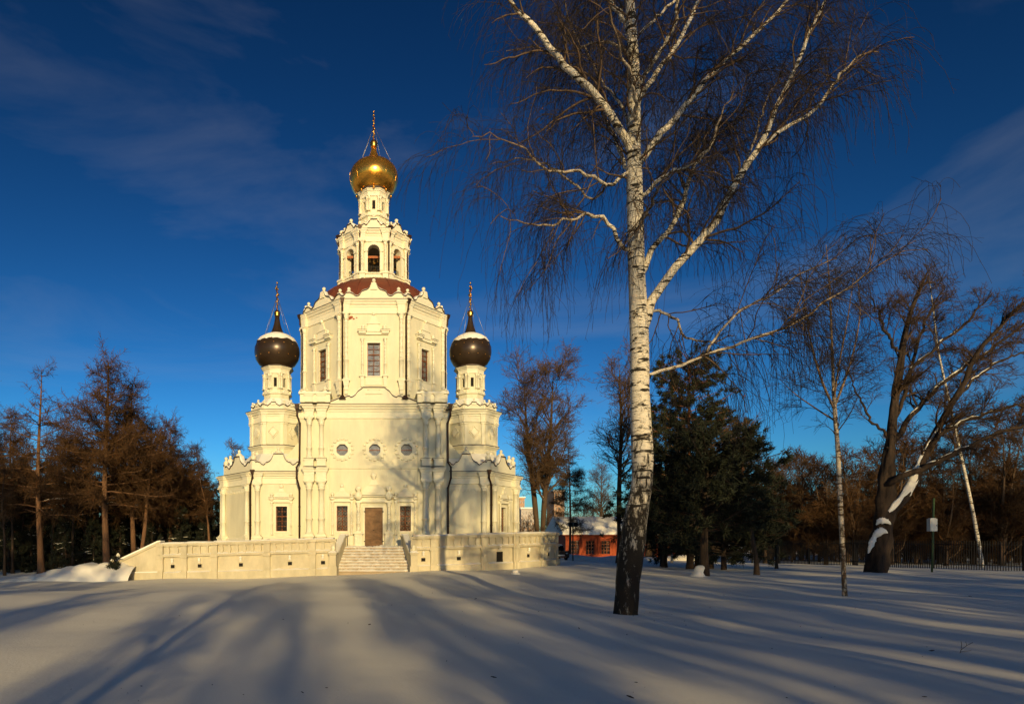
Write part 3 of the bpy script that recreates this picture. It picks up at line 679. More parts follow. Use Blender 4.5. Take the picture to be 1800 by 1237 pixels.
def cross(cx, z0, h, parent, name='cross'):
    """tall gilded cross seen edge-on: its arms run along the building's depth"""
    m = MB(); m.lathe(cx, -CY, z0, [(.05, 0), (.045, h*.3), (.07, h*.32), (.04, h*.34), (.035, h*.62), (.06, h*.64), (.03, h*.66), (.02, h*1.0)], 8)
    for zz, L, tz in ((.45, .34, .06), (.66, .62, .055), (.80, .24, .04)): m.box(cx-.035, cx+.035, -CY-L, -CY+L, z0+h*zz, z0+h*zz+tz); [m.ball(cx, -CY+t*L, z0+h*zz+tz/2, .07, 8, 5) for t in (-1, 1)]
    for i in range(9): m.ball(cx+(.05 if i % 2 else -.05), -CY-.03, z0+h*(.12+.095*i), .055, 8, 5)
    m.ball(cx, -CY, z0+h, .075, 8, 5)
    return m.build(name, 'gilt', parent)
def dome(cx, z0, R, H, material, parent, zc_top, ball_r, zcross, snow):
    """onion dome from its neck z0; H is the height of the swelling"""
    pr = [(.56, -.02), (.62, .02), (.80, .11), (.935, .25), (.995, .42), (1.0, .50), (.98, .62), (.905, .75), (.775, .86), (.60, .945), (.43, 1.0), (.33, 1.05), (.265, 1.13), (.20, 1.26), (.15, 1.40), (.115, 1.54), (.09, 1.70)]
    top = zc_top-z0
    P = [(R*r, H*z if z <= 1.0 else H+(top-H)*(z-1.0)/.70) for r, z in pr]
    d_ = MB().lathe(cx, -CY, z0, P, 48).build('dome', material, parent)
    if material == 'dome':
        for j, zz in ((0, .30), (1, .62)):
            for k in range(14):
                a = 2*PI*(k+.5*j)/14; r = R*(.955 if j == 0 else .972); MB().ball(cx+r*math.cos(a), -(CY+r*math.sin(a)), z0+H*zz, .035, 8, 5).build('gilt_stud', 'gilt', d_)
    else:
        for k in range(10):
            a = 2*PI*k/10+.2; MB().tube([(cx+r*1.0*math.cos(a), CY+r*1.0*math.sin(a), z0+z) for r, z in P[1:]], .007, 5).build('seam', material, d_)
    if snow:
        sp = [(R*r*1.012, H*z) for r, z in pr if .74 <= z <= 1.05]; nn = 40; m = MB(); rg = []
        for i, (r, z) in enumerate(sp): rg.append([m.vert(cx+(r+.03*(i > 0))*math.cos(2*PI*k/nn), -(CY+(r+.03*(i > 0))*math.sin(2*PI*k/nn)), z0+z+(.05 if 0 < i < len(sp)-1 else .0)+(.05*math.sin(k*1.7)+.04*math.sin(k*.6) if i == 0 else 0)) for k in range(nn)])
        for i in range(len(rg)-1):
            for k in range(nn): m.face([rg[i][k], rg[i][(k+1) % nn], rg[i+1][(k+1) % nn], rg[i+1][k]], True)
        m.build('snow_cap', 'snow', d_)
    b = MB(); b.lathe(cx, -CY, zc_top-.05, [(R*.10, 0), (R*.13, .05), (ball_r*.8, .05+.25*ball_r), (ball_r, .05+.85*ball_r), (ball_r*.75, .05+1.45*ball_r), (.07, .05+1.75*ball_r), (.05, .05+2.1*ball_r)], 18); b.build('gilt_knob', 'gilt', parent)
    zk = zc_top+1.8*ball_r; cross(cx, zk, zcross-zk, parent)
    for k in range(4):
        a = PI/4+PI/2*k+.2; rr_ = R*.80
        MB().tube([(cx, CY, zk+(zcross-zk)*.52), (cx+rr_*math.cos(a), CY+rr_*math.sin(a), z0+H*.87)], .012, 4).build('chain', 'chain', parent)
MB().lathe(0, -CY, 27.2, [(1.0, 0), (1.22, .12), (1.05, .35)], 24).build('dome_neck', 'flash', church)
dome(0, 27.30, 1.80, 2.42, 'gold', church, 30.85, .29, 33.45, False)

# --- side chapels ----------------------------------------------------------------
for s in (-1, 1):
    xb, xd = (8.15, 10.75) if s < 0 else (7.75, 10.15); A, B, D = (s*4.6, 41.75), (s*xb, 41.75), (s*xd, 44.7); E, Fp, Gp = (s*xd, CY*2-44.7), (s*xb, CY*2-41.75), (s*4.6, CY*2-41.75)
    pl = [A, B, D, E, Fp, Gp]
    if s < 0: pl = pl[::-1]
    segs = [(pl[i], pl[i+1]) for i in range(5)]
    T0, T1 = 5.60, 6.40
    for i, (p, q) in enumerate(segs):
        p_, q_ = np.array(p), np.array(q); L = np.linalg.norm(q_-p_)/2; mid = (p_+q_)/2; fr = Frame((mid[0], mid[1], 0), (q_-p_))
        facing = fr.n[1] < -0.3; straight = fr.n[1] < -0.95
        win_here = (s < 0 and straight) or (s > 0 and facing and not straight)
        uw = (-6.15-mid[0]) if (s < 0 and straight) else 0.0
        m = MB(fr); wall_holes(m, -L, L, FLOOR-.6, 6.45, 0, [(uw-.37, uw+.37, 2.48, 4.13)] if win_here else [], .35); m.build('wall', 'plaster', church)
        if win_here: low_window(fr, uw, 2.48, 4.13, .74, 0, church)
        elif facing:
            m = MB(fr); n = int(2*L/.24)
            for j in range(n):
                c = -L+.25+(2*L-.5)*j/(n-1); m.prof([(c-.09, 5.22), (c, 5.10), (c+.09, 5.22), (c+.09, 5.30), (c-.09, 5.30)], -.01, .05)
            m.box(-L+.1, L-.1, -.01, .07, 5.30, 5.38); m.build('arcade_frieze', 'trim', church)
            MB(fr).box(-L+.5, L-.5, -.01, .025, 2.2, 5.0).build('wall_panel', 'plaster', church)
        if facing or abs(fr.n[1]) < .3:
            us = [L-.42] if straight and s > 0 else [-L+.42] if straight else [(-L+.34) if s > 0 else (L-.34), (L-.34) if s > 0 else (-L+.34)]
            for u in us:
                column(fr, u, .16, 2.10, 5.60, .175, church, ring=.30); ent_block(fr, u, .27, .30, 5.60, 6.38, .20, church)
                m = MB(fr); m.box(u-.32, u+.32, -.02, .45, FLOOR, 2.02); m.box(u-.36, u+.36, -.02, .50, 2.02, 2.10); m.build('pedestal', 'trim', church)
            pt = [(0, 1.22), (.18, 1.22), (.20, 1.08), (.245, .90), (.31, .75), (.39, .66), (.45, .65), (.49, .55), (.55, .48), (.63, .53), (.70, .66), (.79, .71), (.85, .66), (.90, .80), (1.0, .80)]
            parapet(fr, L, 6.44, pt, -.34, -.04, church)
            m = MB(fr); m.lathe(0, -.18, 7.66, [(.16, 0), (.24, .05), (.22, .14), (.10, .22), (.09, .28)], 12); m.ball(0, -.18, 8.02, .11); m.build('finial', 'trim', church)
            for u in ((L-.1, -L+.1) if not straight else ((L-.1 if s > 0 else -L+.1),)): finial(fr, u, -.18, 7.24, .19, church)
    MB().sweep(pl, ENT(T0, T1, .34), closed=False).build('chapel_cornice', 'trim', church); flashing(pl, T1+.005, .34, church, False)
    MB().sweep(pl, [(.0, 1.2), (.14, 1.2), (.14, 1.95), (.06, 2.05), (0, 2.08)], closed=False).build('plinth', 'trim', church)
    # snow-covered chapel roof rising to the drum
    X0 = s*7.12; m = MB(); base = [(s*4.4, 42.1), (s*(xb-.15), 42.1), (s*(xd-.35), 44.85), (s*(xd-.35), CY*2-44.85), (s*(xb-.15), CY*2-42.1), (s*4.4, CY*2-42.1)]
    ins = [(s*5.3, 44.2), (s*7.9, 44.2), (s*8.9, 45.3), (s*8.9, CY*2-45.3), (s*7.9, CY*2-44.2), (s*5.3, CY*2-44.2)]
    a = [m.vert(x, -y, 6.5) for x, y in base]; b = [m.vert(x, -y, 8.0) for x, y in ins]
    for i in range(6): m.face([a[i], a[(i+1) % 6], b[(i+1) % 6], b[i]])
    m.face(b); m.build('chapel_roof', 'snow', church)
    fr = Frame((0, 43.6, 0), (1, 0)); lo, hi = sorted((s*4.9, s*6.2))
    pts = [(lo, 6.5), (hi, 6.5), (hi, 9.2 if s > 0 and False else 7.6), (lo, 9.1)] if s > 0 else [(lo, 6.5), (hi, 6.5), (hi, 9.1), (lo, 7.6)]
    if s > 0: pts = [(lo, 6.5), (hi, 6.5), (hi, 7.6), (lo, 9.1)]
    MB(fr).prof(pts, -.5, 0).build('stair_wall', 'plaster', church)
    if s < 0:
        m = MB(fr).box(-5.98, -5.62, 0, .05, 7.18, 7.56).build('window', 'trim', church); MB(fr).box(-5.92, -5.68, .05, .06, 7.24, 7.50).build('pane', 'glass', m); MB(fr).box(-5.81, -5.79, .06, .075, 7.24, 7.50).build('mullion', 'orange', m)
    # eight-sided chapel tier
    R2 = 1.78; p2 = oct_poly(X0, CY, R2); s2 = R2*math.tan(PI/8)
    for k in range(8):
        fr = oct_frame(X0, CY, R2, k); m = MB(fr); wall_holes(m, -s2, s2, 6.6, 11.1, 0, [], .2); m.build('wall', 'plaster', church)
        m = MB(fr); zc = 9.55; m.prof([(-.26, zc), (0, zc-.3), (.26, zc), (0, zc+.3)], -.02, .09); m.build('diamond_relief', 'trim', church)
        q = MB(fr)
        for (a0, b0), (a1, b1) in zip([(-.36, zc), (0, zc-.42), (.36, zc), (0, zc+.42)], [(0, zc-.42), (.36, zc), (0, zc+.42), (-.36, zc)]): q.tube([fr(a0, .02, b0), fr(a1, .02, b1)], .035, 6)
        q.build('diamond_frame', 'trim', church)
        MB(fr).lathe(0, .0, 8.05, [(.02, -.16), (.13, -.1), (.17, 0), (.13, .1), (.02, .16)], 10).build('rosette', 'trim', church)
        for t in (-1, 1):
            m = MB(fr); u = t*(s2-.13); m.box(u-.10, u+.10, -.02, .10, 8.72, 10.12); m.box(u-.14, u+.14, -.02, .15, 10.12, 10.22); m.box(u-.13, u+.13, -.02, .14, 8.60, 8.72); m.build('pilaster', 'trim', church)
            ent_block(fr, u, .12, .13, 10.22, 11.06, .18, church)
        parapet(fr, s2+.04, 11.08, [(0, .62), (.2, .62), (.24, .52), (.4, .44), (.55, .36), (.7, .42), (.85, .46), (1.0, .46)], -.26, -.03, church)
        ball_post(fr, 0, -.12, 11.70, .085, church, .12); m = MB(fr); m.box(-.16, .16, -.22, .03, 11.45, 11.72); m.build('finial_base', 'trim', church)
        ball_post(fr, s2, -.12, 11.56, .09, church, .12)
    MB().sweep(p2, ENT(10.22, 11.08, .36)).build('tier_cornice', 'trim', church); flashing(p2, 11.082, .36, church)
    MB().sweep(p2, [(0, 8.36), (.05, 8.38), (.12, 8.48), (.20, 8.52), (.20, 8.58), (0, 8.64)]).build('string_course', 'trim', church); flashing(p2, 8.60, .18, church)
    MB().lathe(X0, -CY, 11.2, [(R2-.05, 0), (1.35, .55), (1.0, .95), (.9, 1.0)], 8, PI/8, False).build('tier_roof', 'snow', church)
    drum(X0, .90, 11.95, 14.46, church, 11.6)
    MB().lathe(X0, -CY, 14.46, [(.95, 0), (1.05, .1), (.9, .3)], 24).build('dome_neck', 'flash', church)
    dome(X0, 14.54, 1.66 if s < 0 else 1.54, 2.40, 'dome', church, 18.42, .24, 20.85, True)
    fr = Frame((0, 41.75, 0), (1, 0))
    pipe(fr, [(s*(xb-.15), .55, 6.35), (s*(xb-.15), .5, 6.0), (s*(xb+.07), .12, 5.55), (s*(xb+.07), .12, 1.5)], church)
    pipe(fr, [(s*(xd+.23), -2.75, 6.2), (s*(xd+.23), -2.75, 5.9), (s*(xd-.13), -2.62, 5.3), (s*(xd-.13), -2.62, 1.5)], church)
MB(Frame((-9.4, 43.2, 0), (2.6, -2.95))).box(1.35, 1.52, .0, .06, 3.9, 5.0).build('wall_slot', 'stone', church)

# ------------------------------------------------------------------ terrace
SH = 0.029
terrace = thing('church_terrace', 'cream plastered terrace with blind balusters and snowy steps around the church', 'terrace', (0, 37, -0.1))
def PX(px, Y): return ((px-CX)*Y/FPX, Y)
Lp = [PX(205, 37.6), PX(283, 37.3), PX(325, 37.1), PX(378, 36.8), PX(470, 36.45), PX(550, 36.3), PX(586, 36.2)]
Rp = [PX(726, 36.2), PX(762, 36.25), PX(850, 36.7), PX(905, 37.5), PX(950, 39.0), PX(976, 41.0), (13.0, 46.0), (13.0, 53.0)]
Bk = [(13.0, 53.0), (-13.5, 53.0)]; Lb = [(-13.5, 53.0), (-13.3, 44.0), PX(283, 37.3)]
B0 = -0.12
bal_me = {}
def baluster_mesh(kind):
    if kind not in bal_me:
        if kind == 0: r = [(.03, 0), (.075, 0), (.085, .05), (.06, .09), (.10, .18), (.115, .26), (.09, .36), (.06, .42), (.075, .46), (.075, .50)]
        else: r = [(.03, 0), (.08, 0), (.08, .06), (.055, .10), (.055, .40), (.08, .44), (.08, .50)]
        out = [(a, b) for a, b in r] + [(-a, b) for a, b in r[::-1]]
        bal_me[kind] = MB().prof(out, 0, .11).mesh('baluster', 'terrace')
    return bal_me[kind]
rnd = random.Random(11)
def terrace_run(pts, first_slope=False, kind=0, detail=True):
    for i in range(len(pts)-1):
        p, q = np.array(pts[i]), np.array(pts[i+1]); L = np.linalg.norm(q-p)/2; mid = (p+q)/2; fr = Frame((mid[0], mid[1], 0), q-p)
        slope = first_slope and i == 0
        m = MB(fr, SH)
        if slope:
            m.prof([(-L, B0-.3), (L, B0-.3), (L, 2.0), (L-.1, 2.0), (-L+.15, .95), (-L, .95)], -.45, 0)
            m.box(-L-.06, L, -.5, .12, B0-.3, .42+B0)
        else:
            m.box(-L, L, -.45, 0, B0-.3, 2.0+B0); m.box(-L, L, -.45, .16, B0-.3, .40+B0)
        m.build('terrace_wall', 'terrace', terrace)
        if slope:
            m = MB(fr, SH); a = [(-L-.1, .95), (-L+.2, .95), (L-.1, 2.0), (L, 2.0), (L, 2.12), (L-.14, 2.12), (-L+.15, 1.06), (-L-.1, 1.06)]; m.prof(a, -.52, .09); m.build('coping', 'terrace', terrace)
            m = MB(fr, SH); a = [(-L-.08, 1.065), (-L+.14, 1.065), (L-.14, 2.125), (L, 2.125), (L, 2.20), (L-.18, 2.20), (-L+.1, 1.15), (-L-.06, 1.13)]; m.prof(a, -.50, .07); m.build('snow', 'snow', terrace)
            m = MB(fr, SH); m.box(-L-.25, -L+.22, -.55, .16, B0-.3, 1.0); m.frust(-L-.015, -.195, 1.0, 1.1, .2, .32, .30, .42); m.build('gate_post', 'terrace', terrace)
            m = MB(fr, SH); m.frust(-L-.015, -.195, 1.1, 1.2, .29, .41, .2, .3); m.build('snow', 'snow', terrace)
            m = MB(fr, SH); m.lathe(-L-.015, -.195, 1.18, [(.08, 0), (.06, .05), (.10, .12), (.12, .2), (.08, .29), (.02, .36)], 10); m.build('ball_finial', 'trim', terrace)
            m = MB(fr, SH)
            m.frust(-.0, .06, .43+B0, .50+B0, L, .06, L, .01); m.build('snow', 'snow', terrace)
            continue
        m = MB(fr, SH); m.box(-L-.0, L+.0, -.5, .13, 1.94+B0, 2.0+B0); m.box(-L-.02, L+.02, -.52, .20, 2.0+B0, 2.12+B0); m.build('coping', 'terrace', terrace)
        m = MB(fr, SH); m.box(-L, L, -.02, .17, 1.33+B0, 1.40+B0); m.box(-L, L, -.02, .14, 1.40+B0, 1.45+B0); m.build('ledge', 'terrace', terrace)
        # snow lying on coping, ledge and plinth
        m = MB(fr, SH); n = max(4, int(2*L/.3)); rows = []
        for j in range(n+1):
            u = -L-.02+(2*L+.04)*j/n; h = .05+.05*rnd.random(); rows.append([m.vert(u, .19, 2.122+B0), m.vert(u, .13, 2.12+B0+h), m.vert(u, -.42, 2.13+B0+h), m.vert(u, -.51, 2.122+B0)])
        for j in range(n):
            for k in range(3): m.face([rows[j][k], rows[j+1][k], rows[j+1][k+1], rows[j][k+1]], True)
        m.face(rows[0]); m.face(rows[-1][::-1]); m.build('snow', 'snow', terrace)
        for z_, d_ in ((1.452, .155), (.402, .15)):
            m = MB(fr, SH); rows = []
            for j in range(n+1):
                u = -L+2*L*j/n; h = .03+.05*rnd.random(); rows.append([m.vert(u, d_, z_+B0), m.vert(u, d_*.7, z_+B0+h*.6), m.vert(u, -.005, z_+B0+h*1.3)])
            for j in range(n):
                for k in range(2): m.face([rows[j][k], rows[j+1][k], rows[j+1][k+1], rows[j][k+1]], True)
            m.build('snow', 'snow', terrace)
        if not detail: continue
        # corner pilasters
        for u in (-L+.02, L-.02):
            m = MB(fr, SH); m.box(u-.16, u+.16, -.02, .16, .40+B0, 1.24+B0); m.box(u-.16, u+.16, -.02, .17, 1.45+B0, 1.94+B0); m.box(u-.20, u+.20, -.02, .23, 1.24+B0, 1.42+B0); m.box(u-.19, u+.19, -.02, .27, B0-.2, .44+B0); m.box(u-.22, u+.22, -.02, .25, 1.96+B0, 2.10+B0); m.build('pier', 'terrace', terrace)
        nb = max(1, int((2*L-.4)/.42)); kd = 1 if i == 2 else 0
        for j in range(nb):
            u = -L+.2+(2*L-.4)*(j+.5)/nb; P_ = fr(u, .0, 1.45+B0); o = link('baluster', baluster_mesh(kd), terrace)
            o.location = (P_[0], P_[1], P_[2]+SH*P_[0]); ang = math.atan2(fr.u[1], fr.u[0]); o.rotation_euler = (0, 0, ang)
        nv = max(1, round(2*L/2.6)) if 2*L > 1.1 else 0
        for j in range(nv):
            u = -L+2*L*(j+.5)/nv; big = (i == 2 and pts is Rp)
            v = MB(fr, SH)
            hw, z0, z1 = (.22, .48, 1.08) if big else (.12, .66, .86)
            v.box(u-hw-.04, u+hw+.04, -.02, .03, z0-.04+B0, z1+.04+B0); v = v.build('vent', 'terrace', terrace)
            MB(fr, SH).box(u-hw, u+hw, .030, .034, z0+B0, z1+B0).build('opening', 'dark', v)
            l_ = MB(fr, SH); l_.box(u-.07, u+.07, 0, .10, z1+.10+B0, z1+.16+B0); l_.lathe(u, .10, z1+.15+B0, [(.06, 0), (.075, .06), (.06, .14)], 10); l_ = l_.build('wall_lamp', 'lamp_glass', terrace)
            MB(fr, SH).lathe(u, .10, z1+.285+B0, [(.07, 0), (.095, .03), (.06, .09), (.01, .11)], 10).build('snow', 'snow', l_)
terrace_run(Lp, True); terrace_run(Rp); terrace_run(Bk, detail=False); terrace_run(Lb, detail=False)
m = MB(None, 0); fl = [Lp[1], *Lp[2:-1], (-2.2, 36.9), (-2.2, 39.3), (2.2, 39.3), (2.2, 36.9), *Rp[1:-1], (13, 53), (-13.5, 53), (-13.3, 44)]
m.face([m.vert(x, -y, FLOOR-.02+SH*x*.6) for x, y in fl]); m.build('paving', 'snow', terrace)
# steps
NS = 9; SY0, SY1 = 36.45, 39.1; z0s = -.12; rise = (FLOOR-z0s)/NS; tread = (SY1-SY0)/NS
for k in range(NS):
    y0 = SY0+k*tread; za, zb = z0s+k*rise, z0s+(k+1)*rise; m = MB(); m.box(-2.12, 2.16, -39.6, -y0, za-.2 if k == 0 else za, zb-.06); m.box(-2.12, 2.16, -39.6, -y0+.045, zb-.06, zb); st = m.build('step', 'stone', terrace)
    m = MB(); n = 44; rows = []
    for j in range(n+1):
        u = -2.1+4.24*j/n; h = .045+.06*rnd.random()*(.4+.6*abs(math.sin(j*.35+k))); e = .04-.09*rnd.random()*(abs(math.sin(j*.22+k*1.3)) > .55)
        rows.append([m.vert(u, -y0+e+.02, zb+.003), m.vert(u, -y0+e-.02, zb+h*.75), m.vert(u, -y0-tread*.5, zb+h), m.vert(u, -y0-tread, zb+h*1.7)])
    for j in range(n):
        for i in range(3): m.face([rows[j][i], rows[j+1][i], rows[j+1][i+1], rows[j][i+1]], True)
    m.build('snow', 'snow', st)
for s in (-1, 1):
    xb, xt = (-2.33, -1.88) if s < 0 else (2.29, 1.94)
    a, b = np.array((xb, 36.0)), np.array((xt, 39.2)); fr = Frame((*a, 0), b-a); L = np.linalg.norm(b-a)
    m = MB(fr); m.prof([(0, -.4), (L, -.4), (L, 2.05), (L-.3, 2.05), (.35, .85), (0, .85)], -.14, .14); m.build('stair_parapet', 'terrace', terrace)
    m = MB(fr); m.prof([(.2, .86), (.4, .82), (L-.25, 2.03), (L, 2.05), (L, 2.15), (L-.32, 2.15), (.3, .98)], -.20, .20); m.build('coping', 'terrace', terrace)
    m = MB(fr); m.prof([(.3, .985), (L-.32, 2.155), (L, 2.155), (L, 2.23), (L-.36, 2.23), (.28, 1.07)], -.18, .18); m.build('snow', 'snow', terrace)
    m = MB(fr); m.box(-.30, .30, -.26, .26, -.4, .36); m.box(-.24, .24, -.2, .2, .36, .95); m.frust(0, 0, .95, 1.12, .22, .18, .31, .27); m.build('newel_post', 'terrace', terrace)
    m = MB(fr); m.frust(0, 0, 1.125, 1.24, .30, .26, .16, .13); m.build('snow', 'snow', terrace)
    m = MB(fr); m.lathe(0, 0, 1.22, [(.09, 0), (.06, .06), (.10, .12), (.125, .22), (.09, .32), (.02, .37)], 12); m.build('ball_finial', 'trim', terrace)
    m = MB(fr); m.box(L-.02, L+.40, -.2, .2, FLOOR-1, 2.08); m.frust(L+.19, 0, 2.08, 2.16, .22, .2, .28, .26); m.build('pier', 'terrace', terrace)
    m = MB(fr); m.frust(L+.19, 0, 2.163, 2.27, .27, .25, .18, .15); m.build('snow', 'snow', terrace)

# ------------------------------------------------------------------ trees: vectorised branch growth
def nrm(a): return a/np.maximum(np.linalg.norm(a, axis=-1, keepdims=True), 1e-9)
def resample(pts, n):
    """smooth a hand-laid polyline to n points"""
    P = np.array(pts, float); k = len(P)
    d = np.concatenate([[0], np.cumsum(np.linalg.norm(np.diff(P[:, :3], axis=0), axis=1))]); t = np.linspace(0, d[-1], n); out = np.empty((n, P.shape[1]))
    m = np.gradient(P, d, axis=0)
    for i, ti in enumerate(t):
        j = min(max(np.searchsorted(d, ti)-1, 0), k-2); h = d[j+1]-d[j]; s = (ti-d[j])/h
        out[i] = (2*s**3-3*s**2+1)*P[j]+(s**3-2*s**2+s)*h*m[j]+(-2*s**3+3*s**2)*P[j+1]+(s**3-s**2)*h*m[j+1]
    return out
def spawn(rng, P, R, count, t=(0.2, 1), L=(0.5, 1), ang=(0.5, 1.0), trop=(0, 0, 0), wob=0.1, n=6, rr=0.5, rmin=0.004, fall=0.4, gain=1.0, rmax=9, out=0.0):
    """grow `count` children out of parent paths P (m,n,3) with radii R (m,n)"""
    Lp = np.linalg.norm(np.diff(P, axis=1), axis=2).sum(1); ix = rng.choice(len(P), count, p=Lp/Lp.sum()); tt = rng.uniform(t[0], t[1], count)
    N = P.shape[1]; f = tt*(N-1); k = np.minimum(f.astype(int), N-2); f = (f-k)[:, None]
    pos = P[ix, k]*(1-f)+P[ix, k+1]*f; tan = nrm(P[ix, k+1]-P[ix, k]); r = R[ix, k]*(1-f[:, 0])+R[ix, k+1]*f[:, 0]
    q = rng.normal(size=(count, 3)); q[:, 2] += out; q = nrm(q-(q*tan).sum(1, keepdims=True)*tan); a = rng.uniform(ang[0], ang[1], count)[:, None]
    d = nrm(np.cos(a)*tan+np.sin(a)*q); ln = (rng.uniform(L[0], L[1], count)*(1-fall*tt))[:, None]; g = np.array(trop)
    out_ = np.empty((count, n, 3)); out_[:, 0] = pos
    for i in range(1, n):
        pos = pos+d*ln/(n-1); out_[:, i] = pos; d = nrm(d+rng.normal(size=(count, 3))*wob+g*(gain**i))
    r0 = np.minimum(np.maximum(r*rr, rmin), rmax); s = np.linspace(0, 1, n)[None]; RR = r0[:, None]*(1-s)+np.minimum(rmin, r0)[:, None]*s
    return out_, RR
def tubes(sets):
    """sets of (P (m,n,3), R (m,n), sides) -> vertices and quads"""
    V, F = [], []; o = 0
    for P, R, k in sets:
        m, n, _ = P.shape
        if m == 0: continue
        T = nrm(np.gradient(P, axis=1)); ax = nrm(P[:, -1]-P[:, 0]); ref = np.where(np.abs(ax[:, 2:3]) > 0.8, np.array([[1.0, 0.2, 0]]), np.array([[0.1, 0.2, 1.0]]))[:, None, :]
        A = nrm(np.cross(T, np.broadcast_to(ref, T.shape))); B = np.cross(T, A); th = np.arange(k)*2*PI/k
        ring = P[:, :, None]+R[:, :, None, None]*(A[:, :, None]*np.cos(th)[None, None, :, None]+B[:, :, None]*np.sin(th)[None, None, :, None])
        V.append(ring.reshape(-1, 3)); i = o+np.arange(m*n*k).reshape(m, n, k); j = np.roll(i, -1, 2)
        F.append(np.stack([i[:, :-1], j[:, :-1], j[:, 1:], i[:, 1:]], -1).reshape(-1, 4)); o += m*n*k
    return np.concatenate(V), np.concatenate(F)
def tube_mesh(name, sets, material, thick=False):
    V, F = tubes(sets); me = mesh_np(name, V, [F], material)
    if thick:
        a = me.attributes.new('thick', 'FLOAT', 'POINT'); a.data.foreach_set('value', np.concatenate([np.repeat(R.ravel(), k) for P, R, k in sets]).astype(np.float32))
    return me
def one(path): p = np.asarray(path); return p[None, :, :3], p[None, :, 3]
def leaves_mesh(name, pos, size, rng, material):
    n = len(pos); a = nrm(rng.normal(size=(n, 3))); b = nrm(np.cross(a, rng.normal(size=(n, 3)))); s = (size*rng.uniform(.6, 1.3, n))[:, None]
    V = np.stack([pos-a*s, pos+b*s*.55, pos+a*s, pos-b*s*.55], 1).reshape(-1, 3); return mesh_np(name, V, [np.arange(n*4).reshape(n, 4)], material, False)
def snow_on(P, R, rng, prob, f=(0.2, 0.8), lift=0.75, w=0.62, nz=-9):
    """snow lying along the upper side of some branches"""
    pick = np.where((rng.rand(len(P)) < prob))[0]
    if len(pick) == 0: return None
    N = P.shape[1]; a, b = int(f[0]*(N-1)), max(int(f[0]*(N-1))+2, int(f[1]*(N-1))+1)
    Q = P[pick, a:b].copy(); r = R[pick, a:b].copy(); Q[:, :, 2] += r*lift; r *= w*rng.uniform(.7, 1.2, r.shape); r[:, 0] *= .3; r[:, -1] *= .3
    return Q, r, 5

def larch(name, H, r0, rng, lowest, spread, dens=1.0, twigs=1.0, snowy=0.25, top=0.25, twig_mat='larch_twig', bark='larch_bark', clear=.0):
    """straight trunk, whorled level branches with fine hanging twigs; built standing at the origin"""
    tr = np.array([(0.1*math.sin(z*.35+H), 0.08*math.cos(z*.4), z, r0*(1-z/H)**.85*(1+.35*math.exp(-z/.5))+.015) for z in np.linspace(-.3, H, 22)]); P0, R0 = one(tr)
    nb = int(46*dens); zt = lowest+(H-lowest)*np.sort(rng.rand(nb))**.92; k = (zt+.3)/(H+.3)*21; i = np.minimum(k.astype(int), 20); f = (k-i)[:, None]
    pos = tr[i, :3]*(1-f)+tr[i+1, :3]*f; az = np.arange(nb)*2.4+rng.rand(nb)*.8; u = (zt-lowest)/(H-lowest)
    ln = spread*(np.sin(np.clip(u*1.0+.25, 0, 1)*PI)**.7*.75+.25)*(1-u**2.2*(1-top))*rng.uniform(.65, 1.15, nb); n = 12; Pb = np.empty((nb, n, 3)); Pb[:, 0] = pos
    d = np.stack([np.cos(az), np.sin(az), np.full(nb, .10)+.55*u**2], 1); p = pos
    for j in range(1, n): p = p+nrm(d)*(ln/(n-1))[:, None]; Pb[:, j] = p; d = d+np.array([0, 0, -.03 if j < 5 else .055])+rng.normal(size=(nb, 3))*.07
    rb = (r0*.24*(1-u*.6))[:, None]*np.linspace(1, .18, n)[None]+.006
    P2, R2 = spawn(rng, Pb, rb, int(nb*14*twigs), (.12, 1), (.35, spread*.45), (.5, 1.1), (0, 0, -.03), .16, 6, .5, .010, .45)
    P3, R3 = spawn(rng, P2, R2, int(nb*210*twigs), (.05, 1), (.18, .65), (.5, 1.4), (0, 0, -.16), .14, 2, .6, .0085, .2)
    P4, R4 = spawn(rng, Pb, rb, int(nb*80*twigs), (.2, 1), (.15, .55), (.6, 1.4), (0, 0, -.18), .14, 2, .3, .0085, .2)
    o = link(name, None); t = link('trunk', tube_mesh('trunk', [(P0, R0, 10)], bark), o); link('limbs', tube_mesh('limbs', [(Pb, rb, 5)], bark), o)['kind'] = 'stuff'
    c = link('crown', tube_mesh('crown', [(P2, R2, 4), (P3, R3, 3), (P4, R4, 3)], twig_mat), o); c['kind'] = 'stuff'
    s = snow_on(Pb, np.maximum(rb, .025), rng, snowy, (.15, .6), .8, .7)
    if s: link('snow', tube_mesh('snow', [s], 'snow'), o)['kind'] = 'stuff'
    return o
